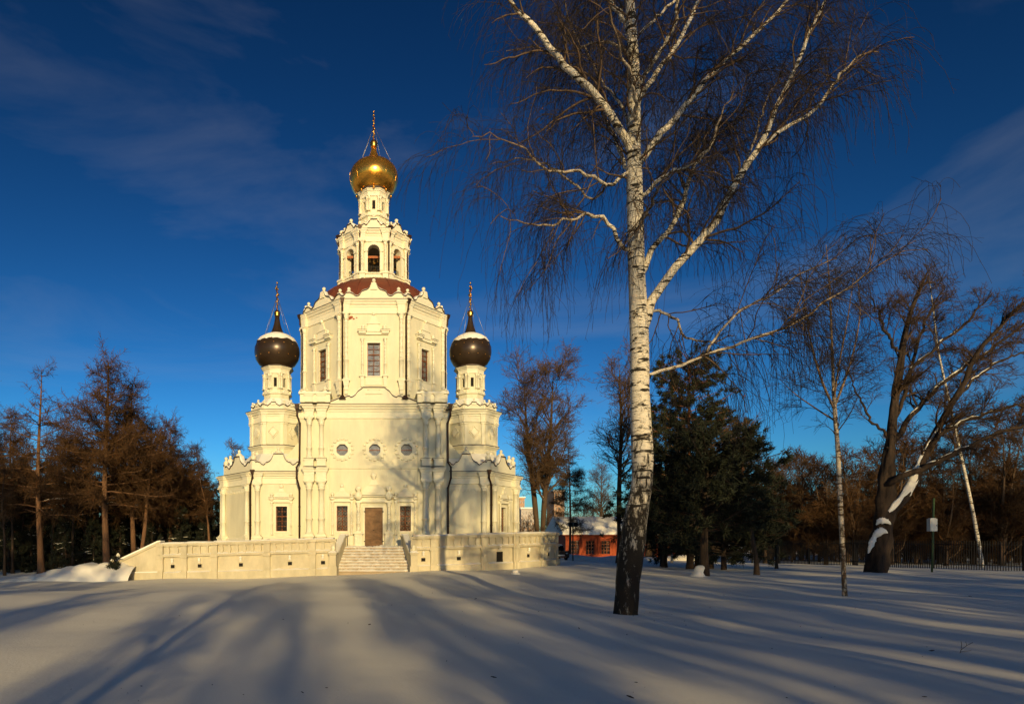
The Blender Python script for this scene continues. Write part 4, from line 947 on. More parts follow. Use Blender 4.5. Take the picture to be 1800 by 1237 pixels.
def broadleaf(name, H, r0, rng, fork, nlimb, limbL, spread=(.35, .8), up=.05, n2=9, n3=60, n4=150, bark='brown_bark', twig='brown_twig', lean=(0, 0), stems=1, twigL=(.2, .6), snowy=.0, leafy=0, hang=0.0, base_stem=None):
    """bare broad-leaved tree: trunk(s), limbs, branches and a haze of twigs"""
    S = []
    for s in range(stems):
        a = rng.rand()*6.28; sp = 0 if stems == 1 else .10*H
        pts = [(sp*.08*math.cos(a), sp*.08*math.sin(a), -.3, r0*1.45), (sp*.1*math.cos(a), sp*.1*math.sin(a), .5, r0), (sp*.3*math.cos(a)+lean[0]*.2, sp*.3*math.sin(a)+lean[1]*.2, H*.3, r0*.80), (sp*.7*math.cos(a)+lean[0]*.55+rng.normal()*.15, sp*.7*math.sin(a)+lean[1]*.55, H*.62, r0*.48), (sp*math.cos(a)+lean[0]+rng.normal()*.3, sp*math.sin(a)+lean[1], H*.97, r0*.06)]
        S.append(resample(pts, 24))
    S = np.array(S); P0, R0 = S[:, :, :3], S[:, :, 3]
    P1, R1 = spawn(rng, P0, R0, nlimb*stems, (fork, .95), limbL, spread, (0, 0, up), .12, 12, .52, .012, .55)
    P2, R2 = spawn(rng, np.concatenate([P1]), R1, nlimb*stems*n2, (.2, 1), (limbL[0]*.3, limbL[1]*.5), (.4, .95), (0, 0, up*.8), .16, 8, .55, .013, .45)
    P3, R3 = spawn(rng, P2, R2, nlimb*stems*n3, (.15, 1), (limbL[0]*.16, limbL[1]*.27), (.4, 1.0), (0, 0, up*.6-hang), .2, 5, .55, .010, .35)
    P4, R4 = spawn(rng, P3, R3, int(nlimb*stems*n4*1.4), (.15, 1), twigL, (.4, 1.1), (0, 0, .02-hang*1.5), .18, 2, .6, .0078, .3)
    o = link(name, None); link('trunk', tube_mesh('trunk', [(P0, R0, 10)], bark), o); link('limbs', tube_mesh('limbs', [(P1, R1, 6)], bark), o)['kind'] = 'stuff'
    c = link('crown', tube_mesh('crown', [(P2, R2, 4), (P3, R3, 3), (P4, R4, 3)], twig), o); c['kind'] = 'stuff'
    if snowy:
        s = snow_on(P1, R1, rng, snowy, (.05, .6), .6, .75)
        if s: link('snow', tube_mesh('snow', [s], 'snow'), o)['kind'] = 'stuff'
    if leafy:
        ix = rng.randint(0, len(P4), leafy); link('dry_leaves', leaves_mesh('dry_leaves', P4[ix, -1], .05, rng, 'dry_leaf'), o)['kind'] = 'stuff'
    return o
def conifer(name, H, r0, rng, lowest, spread, kind='pine', nb=70, tuft=26, mat_='needle', bark='pine_bark', ragged=.35, length=.34, snowy=0.0):
    """evergreen: trunk, boughs and needle tufts spread through the crown"""
    tr = np.array([(.15*math.sin(z*.3+H)*z/H, .12*math.cos(z*.37)*z/H, z, r0*(1-z/H)**.8*(1+.3*math.exp(-z/.5))+.02) for z in np.linspace(-.3, H, 20)]); P0, R0 = one(tr)
    u = np.sort(rng.rand(nb))**(.85); zt = lowest+(H-lowest)*u; k = (zt+.3)/(H+.3)*19; i = np.minimum(k.astype(int), 18); f = (k-i)[:, None]
    pos = tr[i, :3]*(1-f)+tr[i+1, :3]*f; az = np.arange(nb)*2.4+rng.rand(nb)
    shape = (1-u)**.75+.06 if kind == 'spruce' else np.sqrt(np.clip(1-((u-.35)/.68)**2, .03, 1))
    ln = spread*shape*rng.uniform(1-ragged, 1+ragged*.6, nb); n = 8; Pb = np.empty((nb, n, 3)); Pb[:, 0] = pos; p = pos
    d = np.stack([np.cos(az), np.sin(az), (np.full(nb, -.15) if kind == 'spruce' else np.full(nb, .12))+.5*u**2], 1)
    for j in range(1, n): p = p+nrm(d)*(ln/(n-1))[:, None]; Pb[:, j] = p; d = d+np.array([0, 0, .035 if j > 3 else -.02])+rng.normal(size=(nb, 3))*.09
    rb = (r0*.26*(1-u*.6))[:, None]*np.linspace(1, .2, n)[None]+.006
    P2, R2 = spawn(rng, Pb, rb, nb*8, (.25, 1), (spread*.10, spread*.34), (.5, 1.1), (0, 0, .0 if kind == 'spruce' else .05), .14, 5, .5, .006, .4)
    # needle tufts: slim blades round the outer shoots
    c = nb*tuft; ix = rng.randint(0, len(P2), c); tt = rng.uniform(.25, 1, c)*(4); kk = np.minimum(tt.astype(int), 3); ff = (tt-kk)[:, None]; q = P2[ix, kk]*(1-ff)+P2[ix, kk+1]*ff; tn = nrm(P2[ix, kk+1]-P2[ix, kk])
    B = 9; q = np.repeat(q, B, 0); tn = np.repeat(tn, B, 0); dv = nrm(tn*.55+rng.normal(size=q.shape)*.62+np.array([0, 0, .10 if kind == 'pine' else -.12])); w = nrm(np.cross(dv, rng.normal(size=q.shape)))
    L_ = (length*rng.uniform(.6, 1.25, len(q)))[:, None]; ww = .026+.0*L_; q = q+rng.normal(size=q.shape)*.05
    V = np.stack([q-w*ww, q+w*ww, q+dv*L_], 1).reshape(-1, 3)
    o = link(name, None); link('trunk', tube_mesh('trunk', [(P0, R0, 9)], bark), o); link('limbs', tube_mesh('limbs', [(Pb, rb, 5), (P2, R2, 3)], bark), o)['kind'] = 'stuff'
    cr_ = link('crown', mesh_np('crown', V, [np.arange(len(V)).reshape(-1, 3)], mat_, False), o); cr_['kind'] = 'stuff'
    if snowy:
        s = snow_on(Pb, np.maximum(rb, .035), rng, snowy, (.25, .95), .9, .9)
        if s: link('snow', tube_mesh('snow', [s], 'snow'), o)['kind'] = 'stuff'
    return o
def put(o, px, Y, label, cat, group=None, sc=1.0, rz=0.0, first=False, X=None, dz=0.0, szz=None):
    """stand a tree (or a copy of it) at photograph column px and depth Y"""
    c = o if first else copy_tree(o); x = (px-CX)*Y/FPX if X is None else X
    c.location = (x, Y, gz(x, Y)+dz); c.rotation_euler = (0, 0, rz); c.scale = (sc, sc, szz or sc)
    for k in ('label', 'category', 'group'):
        if k in c: del c[k]
    return tag(c, label, cat, group)
RNG = lambda s: np.random.RandomState(s)

# ------------------------------------------------------------------ the big birch
BY = 14.5
big = thing('birch_tree', 'large white-trunked birch with black furrowed foot and drooping twigs on the open snow', 'tree', (0, 0, 0))
def bw(px, py, dy=0.0): p = W(px, py, BY+dy); return p
bx0 = W(1100, 1085, BY); big.location = (bx0[0], BY, gz(bx0[0], BY)); ORG = np.array([bx0[0], BY, big.location.z])
rb_ = RNG(3)
trk = [(1099, 1100, 0, 27), (1100, 1078, 0, 24), (1106, 1000, 0, 24.5), (1113, 950, 0, 24.5), (1119, 900, 0, 22.5), (1128, 850, 0, 20.5), (1129, 800, 0, 21.5), (1127, 750, 0, 20.5), (1125, 700, 0, 19), (1124, 600, 0, 18.5), (1122, 545, 0, 18), (1120, 500, 0, 16.5), (1117, 400, .05, 16), (1115, 300, .1, 15), (1114, 270, .1, 14), (1115, 200, .15, 12.5), (1113, 100, .2, 11), (1107, 0, .2, 9), (1100, -110, .3, 7), (1098, -230, .4, 5), (1090, -370, .4, 2.5), (1085, -470, .4, .6)]
def traced(lst, n):
    a = np.array([[*(bw(px, py, dy)-ORG), r*(BY+dy)/FPX] for px, py, dy, r in lst]); return resample(a, n)
T_ = traced(trk, 64); T_[:, 3] *= .84
def trunk_mesh():
    V, F = tubes([(*one(T_), 20)]); r = RNG(8); n = len(V)
    z = V[:, 2]; ax = T_[np.clip((np.arange(n)//20), 0, 63), :3]; d = V-ax; th = np.arctan2(d[:, 1], d[:, 0]); low = np.clip(1-z/4.5, 0, 1)
    k = 1+low*(.05*np.sin(th*7+z*1.3)+.04*np.sin(th*13+z*2.1)+.03*np.sin(z*9+th*3))+.012*np.sin(z*7+th*2)
    return mesh_np('trunk', ax+d*k[:, None], [F], 'birch_bark')
link('trunk', trunk_mesh(), big)
LIMBS = [
 [(1128, 590, 0, 9), (1140, 545, 0, 11), (1165, 500, -.1, 10), (1205, 450, -.3, 9.5), (1255, 390, -.5, 9), (1290, 330, -.6, 8), (1315, 285, -.7, 7.5), (1335, 255, -.8, 6.5), (1365, 190, -.9, 5.2), (1395, 125, -1.0, 4.6), (1425, 60, -1.1, 4), (1450, 0, -1.2, 3.4), (1475, -90, -1.3, 2)],
 [(1330, 260, -.75, 4.5), (1365, 235, -.7, 4.6), (1400, 213, -.7, 4.2), (1440, 185, -.6, 3.8), (1462, 150, -.6, 3.3), (1485, 122, -.5, 2.8), (1515, 98, -.5, 1.8), (1545, 92, -.5, 1.2)],
 [(1113, 285, .1, 7), (1108, 255, .0, 9), (1085, 222, -.2, 8.5), (1050, 172, -.4, 8), (1005, 125, -.6, 7.5), (965, 82, -.7, 6.5), (932, 45, -.8, 5.5), (900, 5, -.9, 4.5), (870, -50, -1.0, 3)],
 [(1122, 290, .1, 6), (1135, 268, .2, 8), (1165, 232, .4, 7.5), (1205, 188, .6, 7), (1240, 142, .8, 6), (1290, 92, 1.0, 5), (1335, 52, 1.2, 4), (1385, 0, 1.4, 3), (1430, -60, 1.6, 1.8)],
 [(1120, 190, .2, 5), (1130, 165, .3, 6), (1160, 118, .6, 5.5), (1192, 72, .9, 5), (1212, 35, 1.1, 4.4), (1232, -10, 1.3, 3.4), (1255, -90, 1.5, 2)],
 [(1119, 160, .1, 4), (1130, 135, 0, 4.8), (1160, 95, -.4, 4.4), (1180, 55, -.7, 4), (1192, 0, -1, 3.2), (1205, -80, -1.3, 2)],
 [(1110, 70, .2, 4.5), (1100, 42, .3, 6), (1078, 12, .5, 5), (1060, -30, .7, 4), (1030, -110, 1.1, 2)],
 [(1124, 490, 0, 6), (1133, 465, 0, 7), (1150, 437, .2, 6.5), (1178, 402, .5, 6), (1198, 368, .7, 5.5), (1208, 325, .9, 5), (1225, 288, 1.1, 4.2), (1255, 250, 1.4, 3), (1268, 205, 1.6, 2)],
 [(1122, 355, .1, 4), (1135, 338, 0, 4.6), (1160, 312, -.3, 4.4), (1195, 298, -.6, 4), (1232, 274, -1, 3.6), (1258, 240, -1.3, 3), (1266, 205, -1.5, 2), (1290, 160, -1.8, 1.2)],
 [(1108, 300, .1, 3.5), (1090, 312, 0, 4), (1070, 325, -.2, 4), (1045, 308, -.5, 3.6), (1010, 298, -.8, 3.2), (965, 300, -1.1, 2.6), (920, 262, -1.4, 1.8), (870, 238, -1.7, 1.2), (830, 240, -2, .8)],
 [(1065, 325, -.2, 3), (1045, 350, .2, 2.8), (1010, 325, .5, 2.4), (960, 290, .9, 1.9), (905, 280, 1.3, 1.3), (860, 290, 1.7, .8)],
 [(1112, 440, 0, 4.5), (1088, 428, -.2, 5), (1082, 408, -.3, 4.6), (1062, 385, -.5, 4), (1040, 377, -.7, 3.6), (1000, 386, -1, 3), (962, 397, -1.3, 2.3), (925, 392, -1.6, 1.6), (880, 380, -1.9, 1)],
 [(1122, 663, 0, 5), (1145, 655, 0, 5.5), (1200, 640, -.3, 5.2), (1262, 615, -.7, 5), (1330, 590, -1.1, 4.5), (1398, 566, -1.5, 4), (1440, 538, -1.8, 3.4), (1500, 498, -2.1, 2.6), (1545, 465, -2.3, 1.9), (1590, 440, -2.5, 1.2)],
 [(1242, 620, -.6, 2.8), (1268, 580, -.4, 2.8), (1300, 546, -.2, 2.6), (1350, 520, .1, 2.2), (1410, 482, .4, 1.7), (1470, 455, .8, 1.1)],
 [(1126, 560, .1, 3), (1150, 545, .4, 3.4), (1185, 560, .7, 3), (1202, 588, 1.0, 2.6), (1240, 602, 1.4, 2), (1290, 590, 1.8, 1.3)],
 [(1108, 235, .2, 3.2), (1095, 190, .4, 3.2), (1080, 165, .5, 2.8), (1062, 150, .7, 2.4), (1030, 90, .9, 2), (1000, 40, 1.2, 1.6), (985, -20, 1.4, 1.2)],
 [(1103, 100, .2, 3), (1090, 82, .5, 3.2), (1050, 76, .9, 2.6), (1005, 88, 1.3, 2.0), (950, 82, 1.8, 1.4), (890, 90, 2.2, .9)],
 [(1124, 60, .2, 3), (1150, 35, .5, 3.2), (1190, 0, .9, 2.8), (1240, -40, 1.4, 2)],
 [(1300, 310, -.7, 3), (1318, 268, -.3, 2.8), (1335, 215, .1, 2.2), (1360, 150, .4, 1.5), (1385, 115, .6, 1)],
 [(1118, 420, .1, 4), (1125, 395, -.9, 4), (1140, 370, -1.7, 3.4), (1160, 330, -2.4, 2.6), (1190, 300, -3, 1.4)],
 [(1113, 330, .2, 4.5), (1102, 300, 1.1, 4.4), (1085, 255, 2.0, 3.6), (1060, 200, 2.8, 2.6), (1040, 150, 3.4, 1.4)],
 [(1112, 220, .2, 4), (1118, 180, -.8, 4), (1105, 130, -1.7, 3.4), (1085, 70, -2.4, 2.4), (1070, 10, -3, 1.4)],
 [(1104, -60, .3, 4), (1130, -130, .9, 3), (1170, -210, 1.5, 2), (1200, -290, 2, 1)],
 [(1100, -100, .3, 4), (1060, -170, -.5, 3), (1020, -240, -1, 2), (990, -310, -1.5, 1)],
]
LP = []
for i, l in enumerate(LIMBS):
    q = traced(l, 22); q[:, 3] *= (.52 if i == 12 else .74); q[1:-1, :3] += rb_.normal(size=(20, 3))*.022; LP.append(q)
    link('limb', tube_mesh('limb', [(*one(q), 9)], 'birch_limb', True), big)
LPa = np.array(LP); LQ, LR = LPa[:, :, :3], LPa[:, :, 3]
A1, AR1 = spawn(rb_, LQ, LR, 400, (.22, 1), (.8, 2.5), (.45, 1.05), (0, 0, -.035), .15, 12, .45, .007, .40, out=.35, rmax=.03)
TP, TR = T_[None, 30:, :3], T_[None, 30:, 3]
A1b, AR1b = spawn(rb_, TP, TR, 40, (.0, .9), (.9, 2.3), (.7, 1.2), (0, 0, -.03), .15, 12, .18, .007, .3, out=.3, rmax=.028)
A1 = np.concatenate([A1, A1b]); AR1 = np.concatenate([AR1, AR1b])
A2, AR2 = spawn(rb_, A1, AR1, 2600, (.12, 1), (.3, 1.1), (.35, .95), (0, 0, -.15), .19, 6, .6, .0042, .3, rmax=.010)
A3, AR3 = spawn(rb_, A2, AR2, 5600, (.2, 1), (.35, 1.35), (.2, .7), (0, 0, -.50), .14, 6, .7, .0026, .2, rmax=.0050)
A3b, AR3b = spawn(rb_, A1, AR1, 4200, (.25, 1), (.6, 2.8), (.4, 1.1), (0, 0, -.60), .13, 8, .5, .0030, .3, rmax=.0052)
A4, AR4 = spawn(rb_, A3, AR3, 5500, (.2, 1), (.06, .30), (.3, .9), (0, 0, -.12), .12, 3, .8, .0024, .2, rmax=.0036)
A5, AR5 = spawn(rb_, A3b, AR3b, 6000, (.2, 1), (.06, .35), (.3, .8), (0, 0, -.15), .12, 3, .8, .0024, .2, rmax=.0036)
link('branches', tube_mesh('branches', [(A1, AR1, 5)], 'birch_branch'), big)['kind'] = 'stuff'
link('crown', tube_mesh('crown', [(A2, AR2, 3), (A3, AR3, 3), (A3b, AR3b, 3), (A4, AR4, 3), (A5, AR5, 3)], 'birch_twig'), big)['kind'] = 'stuff'
ix = rb_.randint(0, len(A3), 110); lv = np.concatenate([A3[ix, -1], A3b[rb_.randint(0, len(A3b), 50), -2]])
link('dry_leaves', leaves_mesh('dry_leaves', lv, .022, rb_, 'dry_leaf'), big)['kind'] = 'stuff'

# ------------------------------------------------------------------ slender birch and the old leaning tree
def traced_at(lst, n, Y, org): return resample(np.array([[*(W(px, py, Y+dy)-org), r*(Y+dy)/FPX] for px, py, dy, r in lst]), n)
SY_ = 19.4; so = W(1486, 1048, SY_); so = np.array([so[0], SY_, gz(so[0], SY_)])
sb_ = thing('birch_tree', 'slender young birch with a thin speckled trunk on open snow beside the old leaning tree', 'tree', so)
r_ = RNG(21)
st_ = traced_at([(1486, 1060, 0, 7.5), (1485, 1045, 0, 6.5), (1481, 960, 0, 6), (1476, 860, 0, 5.6), (1472, 780, 0, 5.2), (1467, 715, 0, 4.8), (1464, 650, 0, 3.4), (1461, 570, 0, 2.6), (1458, 500, 0, 1.7), (1452, 430, 0, .8)], 40, SY_, so); st_[:, 3] *= .66
link('trunk', tube_mesh('trunk', [(*one(st_), 12)], 'birch_young', True), sb_)
SL = []
for l in ([(1467, 720, 0, 3), (1445, 670, -.3, 2.6), (1425, 600, -.6, 1.9), (1412, 520, -.8, 1), (1405, 470, -.9, .6)], [(1467, 715, 0, 3), (1486, 665, .3, 2.5), (1502, 610, .6, 1.8), (1512, 540, .8, 1.1), (1505, 480, .9, .6)], [(1466, 700, 0, 2.4), (1475, 640, -.5, 2), (1490, 560, -.9, 1.3), (1500, 490, -1.1, .7)], [(1469, 740, 0, 2.2), (1430, 715, .6, 1.7), (1395, 690, 1.0, 1.1), (1370, 665, 1.3, .6)]):
    q = traced_at(l, 16, SY_, so); q[:, 3] *= .7; link('limb', tube_mesh('limb', [(*one(q), 7)], 'birch_young', True), sb_); SL.append(q)
SP = np.concatenate([resample(st_[17:], 16)[None, :, :3]]); SR = resample(st_[17:], 16)[None, :, 3]
SP = np.concatenate([SP, np.array(SL)[:, :, :3]]); SR = np.concatenate([SR, np.array(SL)[:, :, 3]])
B1, BR1 = spawn(r_, SP, SR, 90, (.0, 1), (.5, 1.7), (.4, .9), (0, 0, .01), .12, 9, .4, .004, .6)
B2, BR2 = spawn(r_, B1, BR1, 800, (.15, 1), (.25, .8), (.35, .9), (0, 0, -.07), .14, 7, .6, .003, .3, rmax=.006)
B3, BR3 = spawn(r_, B2, BR2, 2600, (.15, 1), (.15, .5), (.3, .9), (0, 0, -.24), .14, 4, .7, .0036, .3, rmax=.004)
link('crown', tube_mesh('crown', [(B1, BR1, 4), (B2, BR2, 3), (B3, BR3, 3)], 'birch_twig'), sb_)['kind'] = 'stuff'

OY = 36.0; oo = W(1545, 1005, OY); oo = np.array([oo[0], OY, gz(oo[0], OY)])
oak = thing('old_tree', 'old leaning tree with thick split trunk, wide dark boughs and clinging snow', 'tree', oo)
r_ = RNG(31)
OT = traced_at([(1538, 1022, 0, 27), (1541, 1000, 0, 23), (1549, 940, 0, 19), (1556, 890, .1, 17.5), (1560, 840, .2, 16), (1562, 815, .2, 13), (1566, 770, .3, 9), (1573, 700, .5, 8), (1583, 640, .6, 7), (1591, 590, .7, 5.5), (1602, 545, .8, 4), (1618, 505, .9, 3), (1632, 475, 1, 1)], 40, OY, oo); OT[:, 3] *= .74
def rough_trunk(T, k, material, amp, seed):
    V, F = tubes([(*one(T), k)]); n = len(V); ax = T[np.arange(n)//k, :3]; d = V-ax; th = np.arctan2(d[:, 1], d[:, 0]); z = V[:, 2]
    f = 1+amp*(np.sin(th*3+z*.9+seed)*.5+np.sin(th*5-z*1.7)*.35+np.sin(th*9+z*3.1)*.25+np.sin(z*5+th*2)*.2); return mesh_np('trunk', ax+d*f[:, None], [F], material)
link('trunk', rough_trunk(resample(OT, 70), 26, 'dark_bark', .26, 1), oak)
OL = [[(1556, 905, 0, 15), (1580, 885, -.2, 18), (1605, 850, -.5, 16), (1622, 805, -.8, 13), (1650, 750, -1.0, 11), (1685, 690, -1.3, 9), (1715, 630, -1.5, 7.5), (1745, 585, -1.7, 6), (1790, 540, -1.9, 4.5), (1835, 490, -2.1, 2)],
      [(1560, 850, 0, 10), (1585, 838, -.8, 11), (1640, 815, -1.5, 9.5), (1700, 785, -2.2, 7.5), (1760, 758, -2.8, 5.5), (1830, 742, -3.3, 3)],
      [(1560, 790, .2, 9), (1590, 745, .6, 8.5), (1630, 700, 1.0, 7.5), (1680, 655, 1.5, 6.5), (1735, 618, 2.0, 5), (1800, 570, 2.4, 3.5), (1850, 530, 2.7, 1.5)],
      [(1625, 800, -.8, 6), (1660, 760, -1.6, 6), (1710, 735, -2.3, 5), (1770, 716, -3, 3.8), (1840, 705, -3.6, 2)],
      [(1575, 690, .5, 6), (1610, 640, 0, 5.8), (1652, 605, -.6, 4.8), (1700, 565, -1.1, 3.6), (1745, 515, -1.5, 1.8)],
      [(1568, 760, .3, 6), (1592, 690, .9, 6), (1606, 630, 1.3, 5), (1625, 565, 1.7, 3.8), (1660, 505, 2.1, 1.6)],
      [(1585, 630, .6, 5), (1560, 590, .3, 4.4), (1545, 555, .1, 3.4), (1530, 520, -.2, 1.6)],
      [(1564, 770, .3, 5), (1535, 742, .8, 4.2), (1510, 700, 1.4, 3), (1490, 650, 1.9, 1.5)],
      [(1680, 700, -1.3, 5), (1720, 660, -.6, 4.5), (1770, 630, 0, 3.5), (1830, 610, .6, 2)]]
OQ = []
for l in OL:
    q = traced_at(l, 24, OY, oo); q[:, 3] *= .50; q[1:-1, :3] += r_.normal(size=(22, 3))*.05; OQ.append(q); link('limb', tube_mesh('limb', [(*one(q), 9)], 'dark_bark'), oak)
    if len(OQ) in (1, 2, 3, 4, 5, 9):
        s = q[3:16].copy(); s[:, 2] += s[:, 3]*.75; s[:, 3] *= .50*(1+.35*r_.normal(size=len(s))); s[0, 3] *= .3; s[-1, 3] *= .2; link('snow', tube_mesh('snow', [(*one(s), 8)], 'snow'), oak)
OQ = np.array(OQ+[resample(OT[16:], 24)]); Oq, Or = OQ[:, :, :3], OQ[:, :, 3]
C1, CR1 = spawn(r_, Oq, Or, 200, (.2, 1), (1.0, 3.2), (.35, .95), (0, 0, .02), .14, 10, .40, .012, .62, rmax=.09)
C2, CR2 = spawn(r_, C1, CR1, 1300, (.15, 1), (.4, 1.3), (.35, .9), (0, 0, .03), .18, 6, .5, .007, .4)
C3, CR3 = spawn(r_, C2, CR2, 7000, (.15, 1), (.2, .65), (.35, .9), (0, 0, .03), .18, 4, .6, .0075, .3)
C4, CR4 = spawn(r_, C3, CR3, 15000, (.2, 1), (.1, .38), (.35, 1), (0, 0, .03), .16, 2, .7, .0056, .3)
link('branches', tube_mesh('branches', [(C1, CR1, 5)], 'dark_twig'), oak)['kind'] = 'stuff'
link('crown', tube_mesh('crown', [(C2, CR2, 4), (C3, CR3, 3), (C4, CR4, 3)], 'dark_twig'), oak)['kind'] = 'stuff'
def snow_lump(pts, seed, Y, org, par, wid=1.0):
    """irregular clinging snow: a lumpy flattened body along a short path"""
    T = traced_at(pts, 26, Y, org); V, F = tubes([(*one(T), 18)]); rg = RNG(seed); n = len(V); ax = T[np.arange(n)//18, :3]; d = V-ax; f = 1+.12*np.sin(V[:, 0]*5+seed)*np.sin(V[:, 2]*6)+.08*np.sin(V[:, 2]*15+V[:, 0]*11)+.13*rg.normal(size=n)
    link('snow', mesh_np('snow', ax+d*f[:, None]*np.array([wid, .6, 1]), [F], 'snow'), par)
snow_lump([(1562, 899, -.30, 2), (1574, 889, -.30, 6), (1592, 868, -.42, 8), (1606, 842, -.62, 7.5), (1616, 814, -.85, 5), (1630, 784, -.98, 2.6), (1648, 754, -1.05, 1.4), (1660, 735, -1.15, .5)], 1, OY, oo, oak)
snow_lump([(1540, 922, -.45, 1), (1548, 915, -.55, 5), (1558, 916, -.55, 4), (1566, 921, -.5, 1)], 2, OY, oo, oak)
snow_lump([(1533, 950, -.5, 1), (1541, 938, -.62, 6), (1552, 933, -.62, 5), (1560, 936, -.55, 1)], 3, OY, oo, oak)
snow_lump([(1526, 972, -.5, 1), (1530, 960, -.6, 4), (1536, 946, -.62, 4), (1540, 938, -.6, 1)], 4, OY, oo, oak)
# ------------------------------------------------------------------ larches and wood beside the terrace
lar = [larch('larch_tree', 15.5, .24, RNG(41), 4.6, 5.0, 1.6, 1.25, .1, top=.42), larch('larch_tree', 15.0, .22, RNG(42), 4.0, 4.8, 1.0, .55, .1, top=.45), larch('larch_tree', 14.0, .19, RNG(43), 4.0, 4.3, 1.4, 1.2, .1, top=.36)]
put(lar[0], 187, 44, 'tall rusty larch whose bare lower trunk rises behind the snow bank', 'tree', 'larches beside the terrace', sc=1.0, first=True)
put(lar[1], 70, 45, 'sparse larch with long level branches standing past the low end of the snow bank', 'tree', 'larches beside the terrace', sc=.98, first=True)
put(lar[2], 232, 47.5, 'narrow rusty larch growing between the tall larch and the crooked tree', 'tree', 'larches beside the terrace', sc=1.03, first=True)
put(lar[0], 300, 52, 'low bushy rusty larch between the crooked tree and the church chapel', 'tree', 'larches beside the terrace', sc=.80, rz=2)
put(lar[0], 268, 56, 'full rusty larch behind the crooked tree', 'tree', 'larches beside the terrace', sc=.86, rz=3.1)
put(lar[2], 20, 54, 'rusty larch filling the gap past the sparse larch', 'tree', 'larches beside the terrace', sc=.95, rz=.7)
put(lar[2], 342, 60, 'slim far larch tip closest to the cream chapel wall', 'tree', 'larches beside the terrace', sc=.82, rz=1)
put(lar[1], -35, 46, 'sparse larch at the outer edge of the larch row', 'tree', 'larches beside the terrace', sc=1.0, rz=2.2)
put(lar[0], 120, 55, 'rusty larch deep in the wood behind the sparse larch', 'tree', 'larches beside the terrace', sc=.78, rz=4)
crook = broadleaf('crooked_tree', 11, .17, RNG(45), .3, 9, (1.5, 3.5), n2=8, n3=36, n4=60, bark='larch_bark', twig='larch_twig', lean=(1.6, .3), snowy=.5)
put(crook, 246, 45.5, 'thin crooked tree with snow on its limbs between larches and terrace', 'tree', first=True)
put(crook, 372, 51, 'leaning bare tree with snowy limbs close to the chapel of the church', 'tree', sc=.72, rz=2.6)
spr = [conifer('spruce_tree', 9, .16, RNG(51), .6, 2.6, 'spruce', 95, 26, 'needle_dark', 'dark_bark', .3, .26, snowy=.14), conifer('spruce_tree', 7.5, .14, RNG(52), .4, 2.5, 'spruce', 85, 24, 'needle_dark', 'dark_bark', .35, .26, snowy=.14)]
r_ = random.Random(6)
for i, (px, Y, sc) in enumerate([(10, 51, 1.0), (60, 54, 1.05), (105, 50, .95), (150, 52, 1.1), (205, 54, .95), (252, 56, 1.05), (290, 55, .9), (335, 57, .95), (372, 58, .85), (-40, 54, 1.1), (35, 60, 1.15), (180, 62, 1.1), (310, 64, 1.1), (400, 66, .9), (85, 57, 1.1), (130, 58, 1.0), (228, 60, 1.15), (270, 62, 1.1), (352, 62, 1.0), (-15, 58, 1.2), (15, 47, .55), (55, 48, .5), (115, 46, .5), (165, 47, .55), (212, 50, .6), (268, 49, .55), (318, 51, .6), (360, 53, .6)]):
    put(spr[i % 2], px, Y, 'dark understorey spruce in the shade behind the larches', 'tree', 'dark spruces behind the larches', sc, r_.uniform(0, 6), first=i < 2)
pole = broadleaf('young_tree', 9, .10, RNG(46), .35, 8, (.8, 1.8), n2=7, n3=26, n4=40, bark='dark_bark', twig='dark_twig')
for i, (px, Y) in enumerate([(8, 43), (22, 46), (40, 48), (92, 47), (105, 49), (128, 46), (150, 49), (-20, 44)]):
    put(pole, px, Y, 'thin dark young tree trunk in the wood behind the snow bank', 'tree', 'thin trunks behind the snow bank', .9+.3*r_.random(), r_.uniform(0, 6), first=i == 0)
shrub_e = conifer('dark_shrub', 1.5, .04, RNG(53), .05, .55, 'spruce', 26, 10, 'needle_dark', 'dark_bark', .4, .16)
put(shrub_e, 197, 37.0, 'small dark evergreen shrub against the low end of the terrace', 'shrub', first=True)
far_b = broadleaf('birch_tree', 15, .18, RNG(47), .3, 12, (1.2, 3), (.3, .7), .02, 9, 50, 120, 'birch_far', 'brown_twig', hang=.10)
put(far_b, 412, 78, 'distant pale birch with drooping twigs showing behind the chapel parapet', 'tree', first=True)
put(far_b, 448, 84, 'distant birch tip close against the drum of the chapel dome', 'tree', sc=1.05, rz=2)

# ------------------------------------------------------------------ trees between church and red building
lin = broadleaf('linden_tree', 15.5, .27, RNG(61), .30, 24, (2.6, 5.6), (.4, .9), .05, 11, 80, 240, twigL=(.15, .5), stems=2, leafy=160, snowy=.2)
put(lin, 950, 52, 'bare twin-stemmed linden with rounded crown just past the end of the terrace', 'tree', first=True, sc=1.02)
lin2 = broadleaf('linden_tree', 19, .26, RNG(62), .36, 30, (2.8, 6.0), (.5, 1.0), .05, 11, 60, 150, twigL=(.15, .5), stems=1, snowy=.15, leafy=80)
put(lin2, 1088, 56, 'tall bare dark-stemmed linden in front of the red building, beside the big birch trunk', 'tree', first=True)
put(lin2, 1058, 92, 'bare linden on the skyline above the red building roof', 'tree', sc=.72, rz=2.2)
sl = larch('larch_tree', 13, .13, RNG(63), 3.0, 2.8, .9, .8, .1, top=.15, twig_mat='brown_twig')
put(sl, 1001, 66, 'slim pale-tipped larch between the two bare lindens', 'tree', first=True)
hz = broadleaf('bare_tree', 9, .12, RNG(64), .15, 14, (1.2, 2.6), (.4, .9), .05, 8, 30, 80, twigL=(.15, .5))
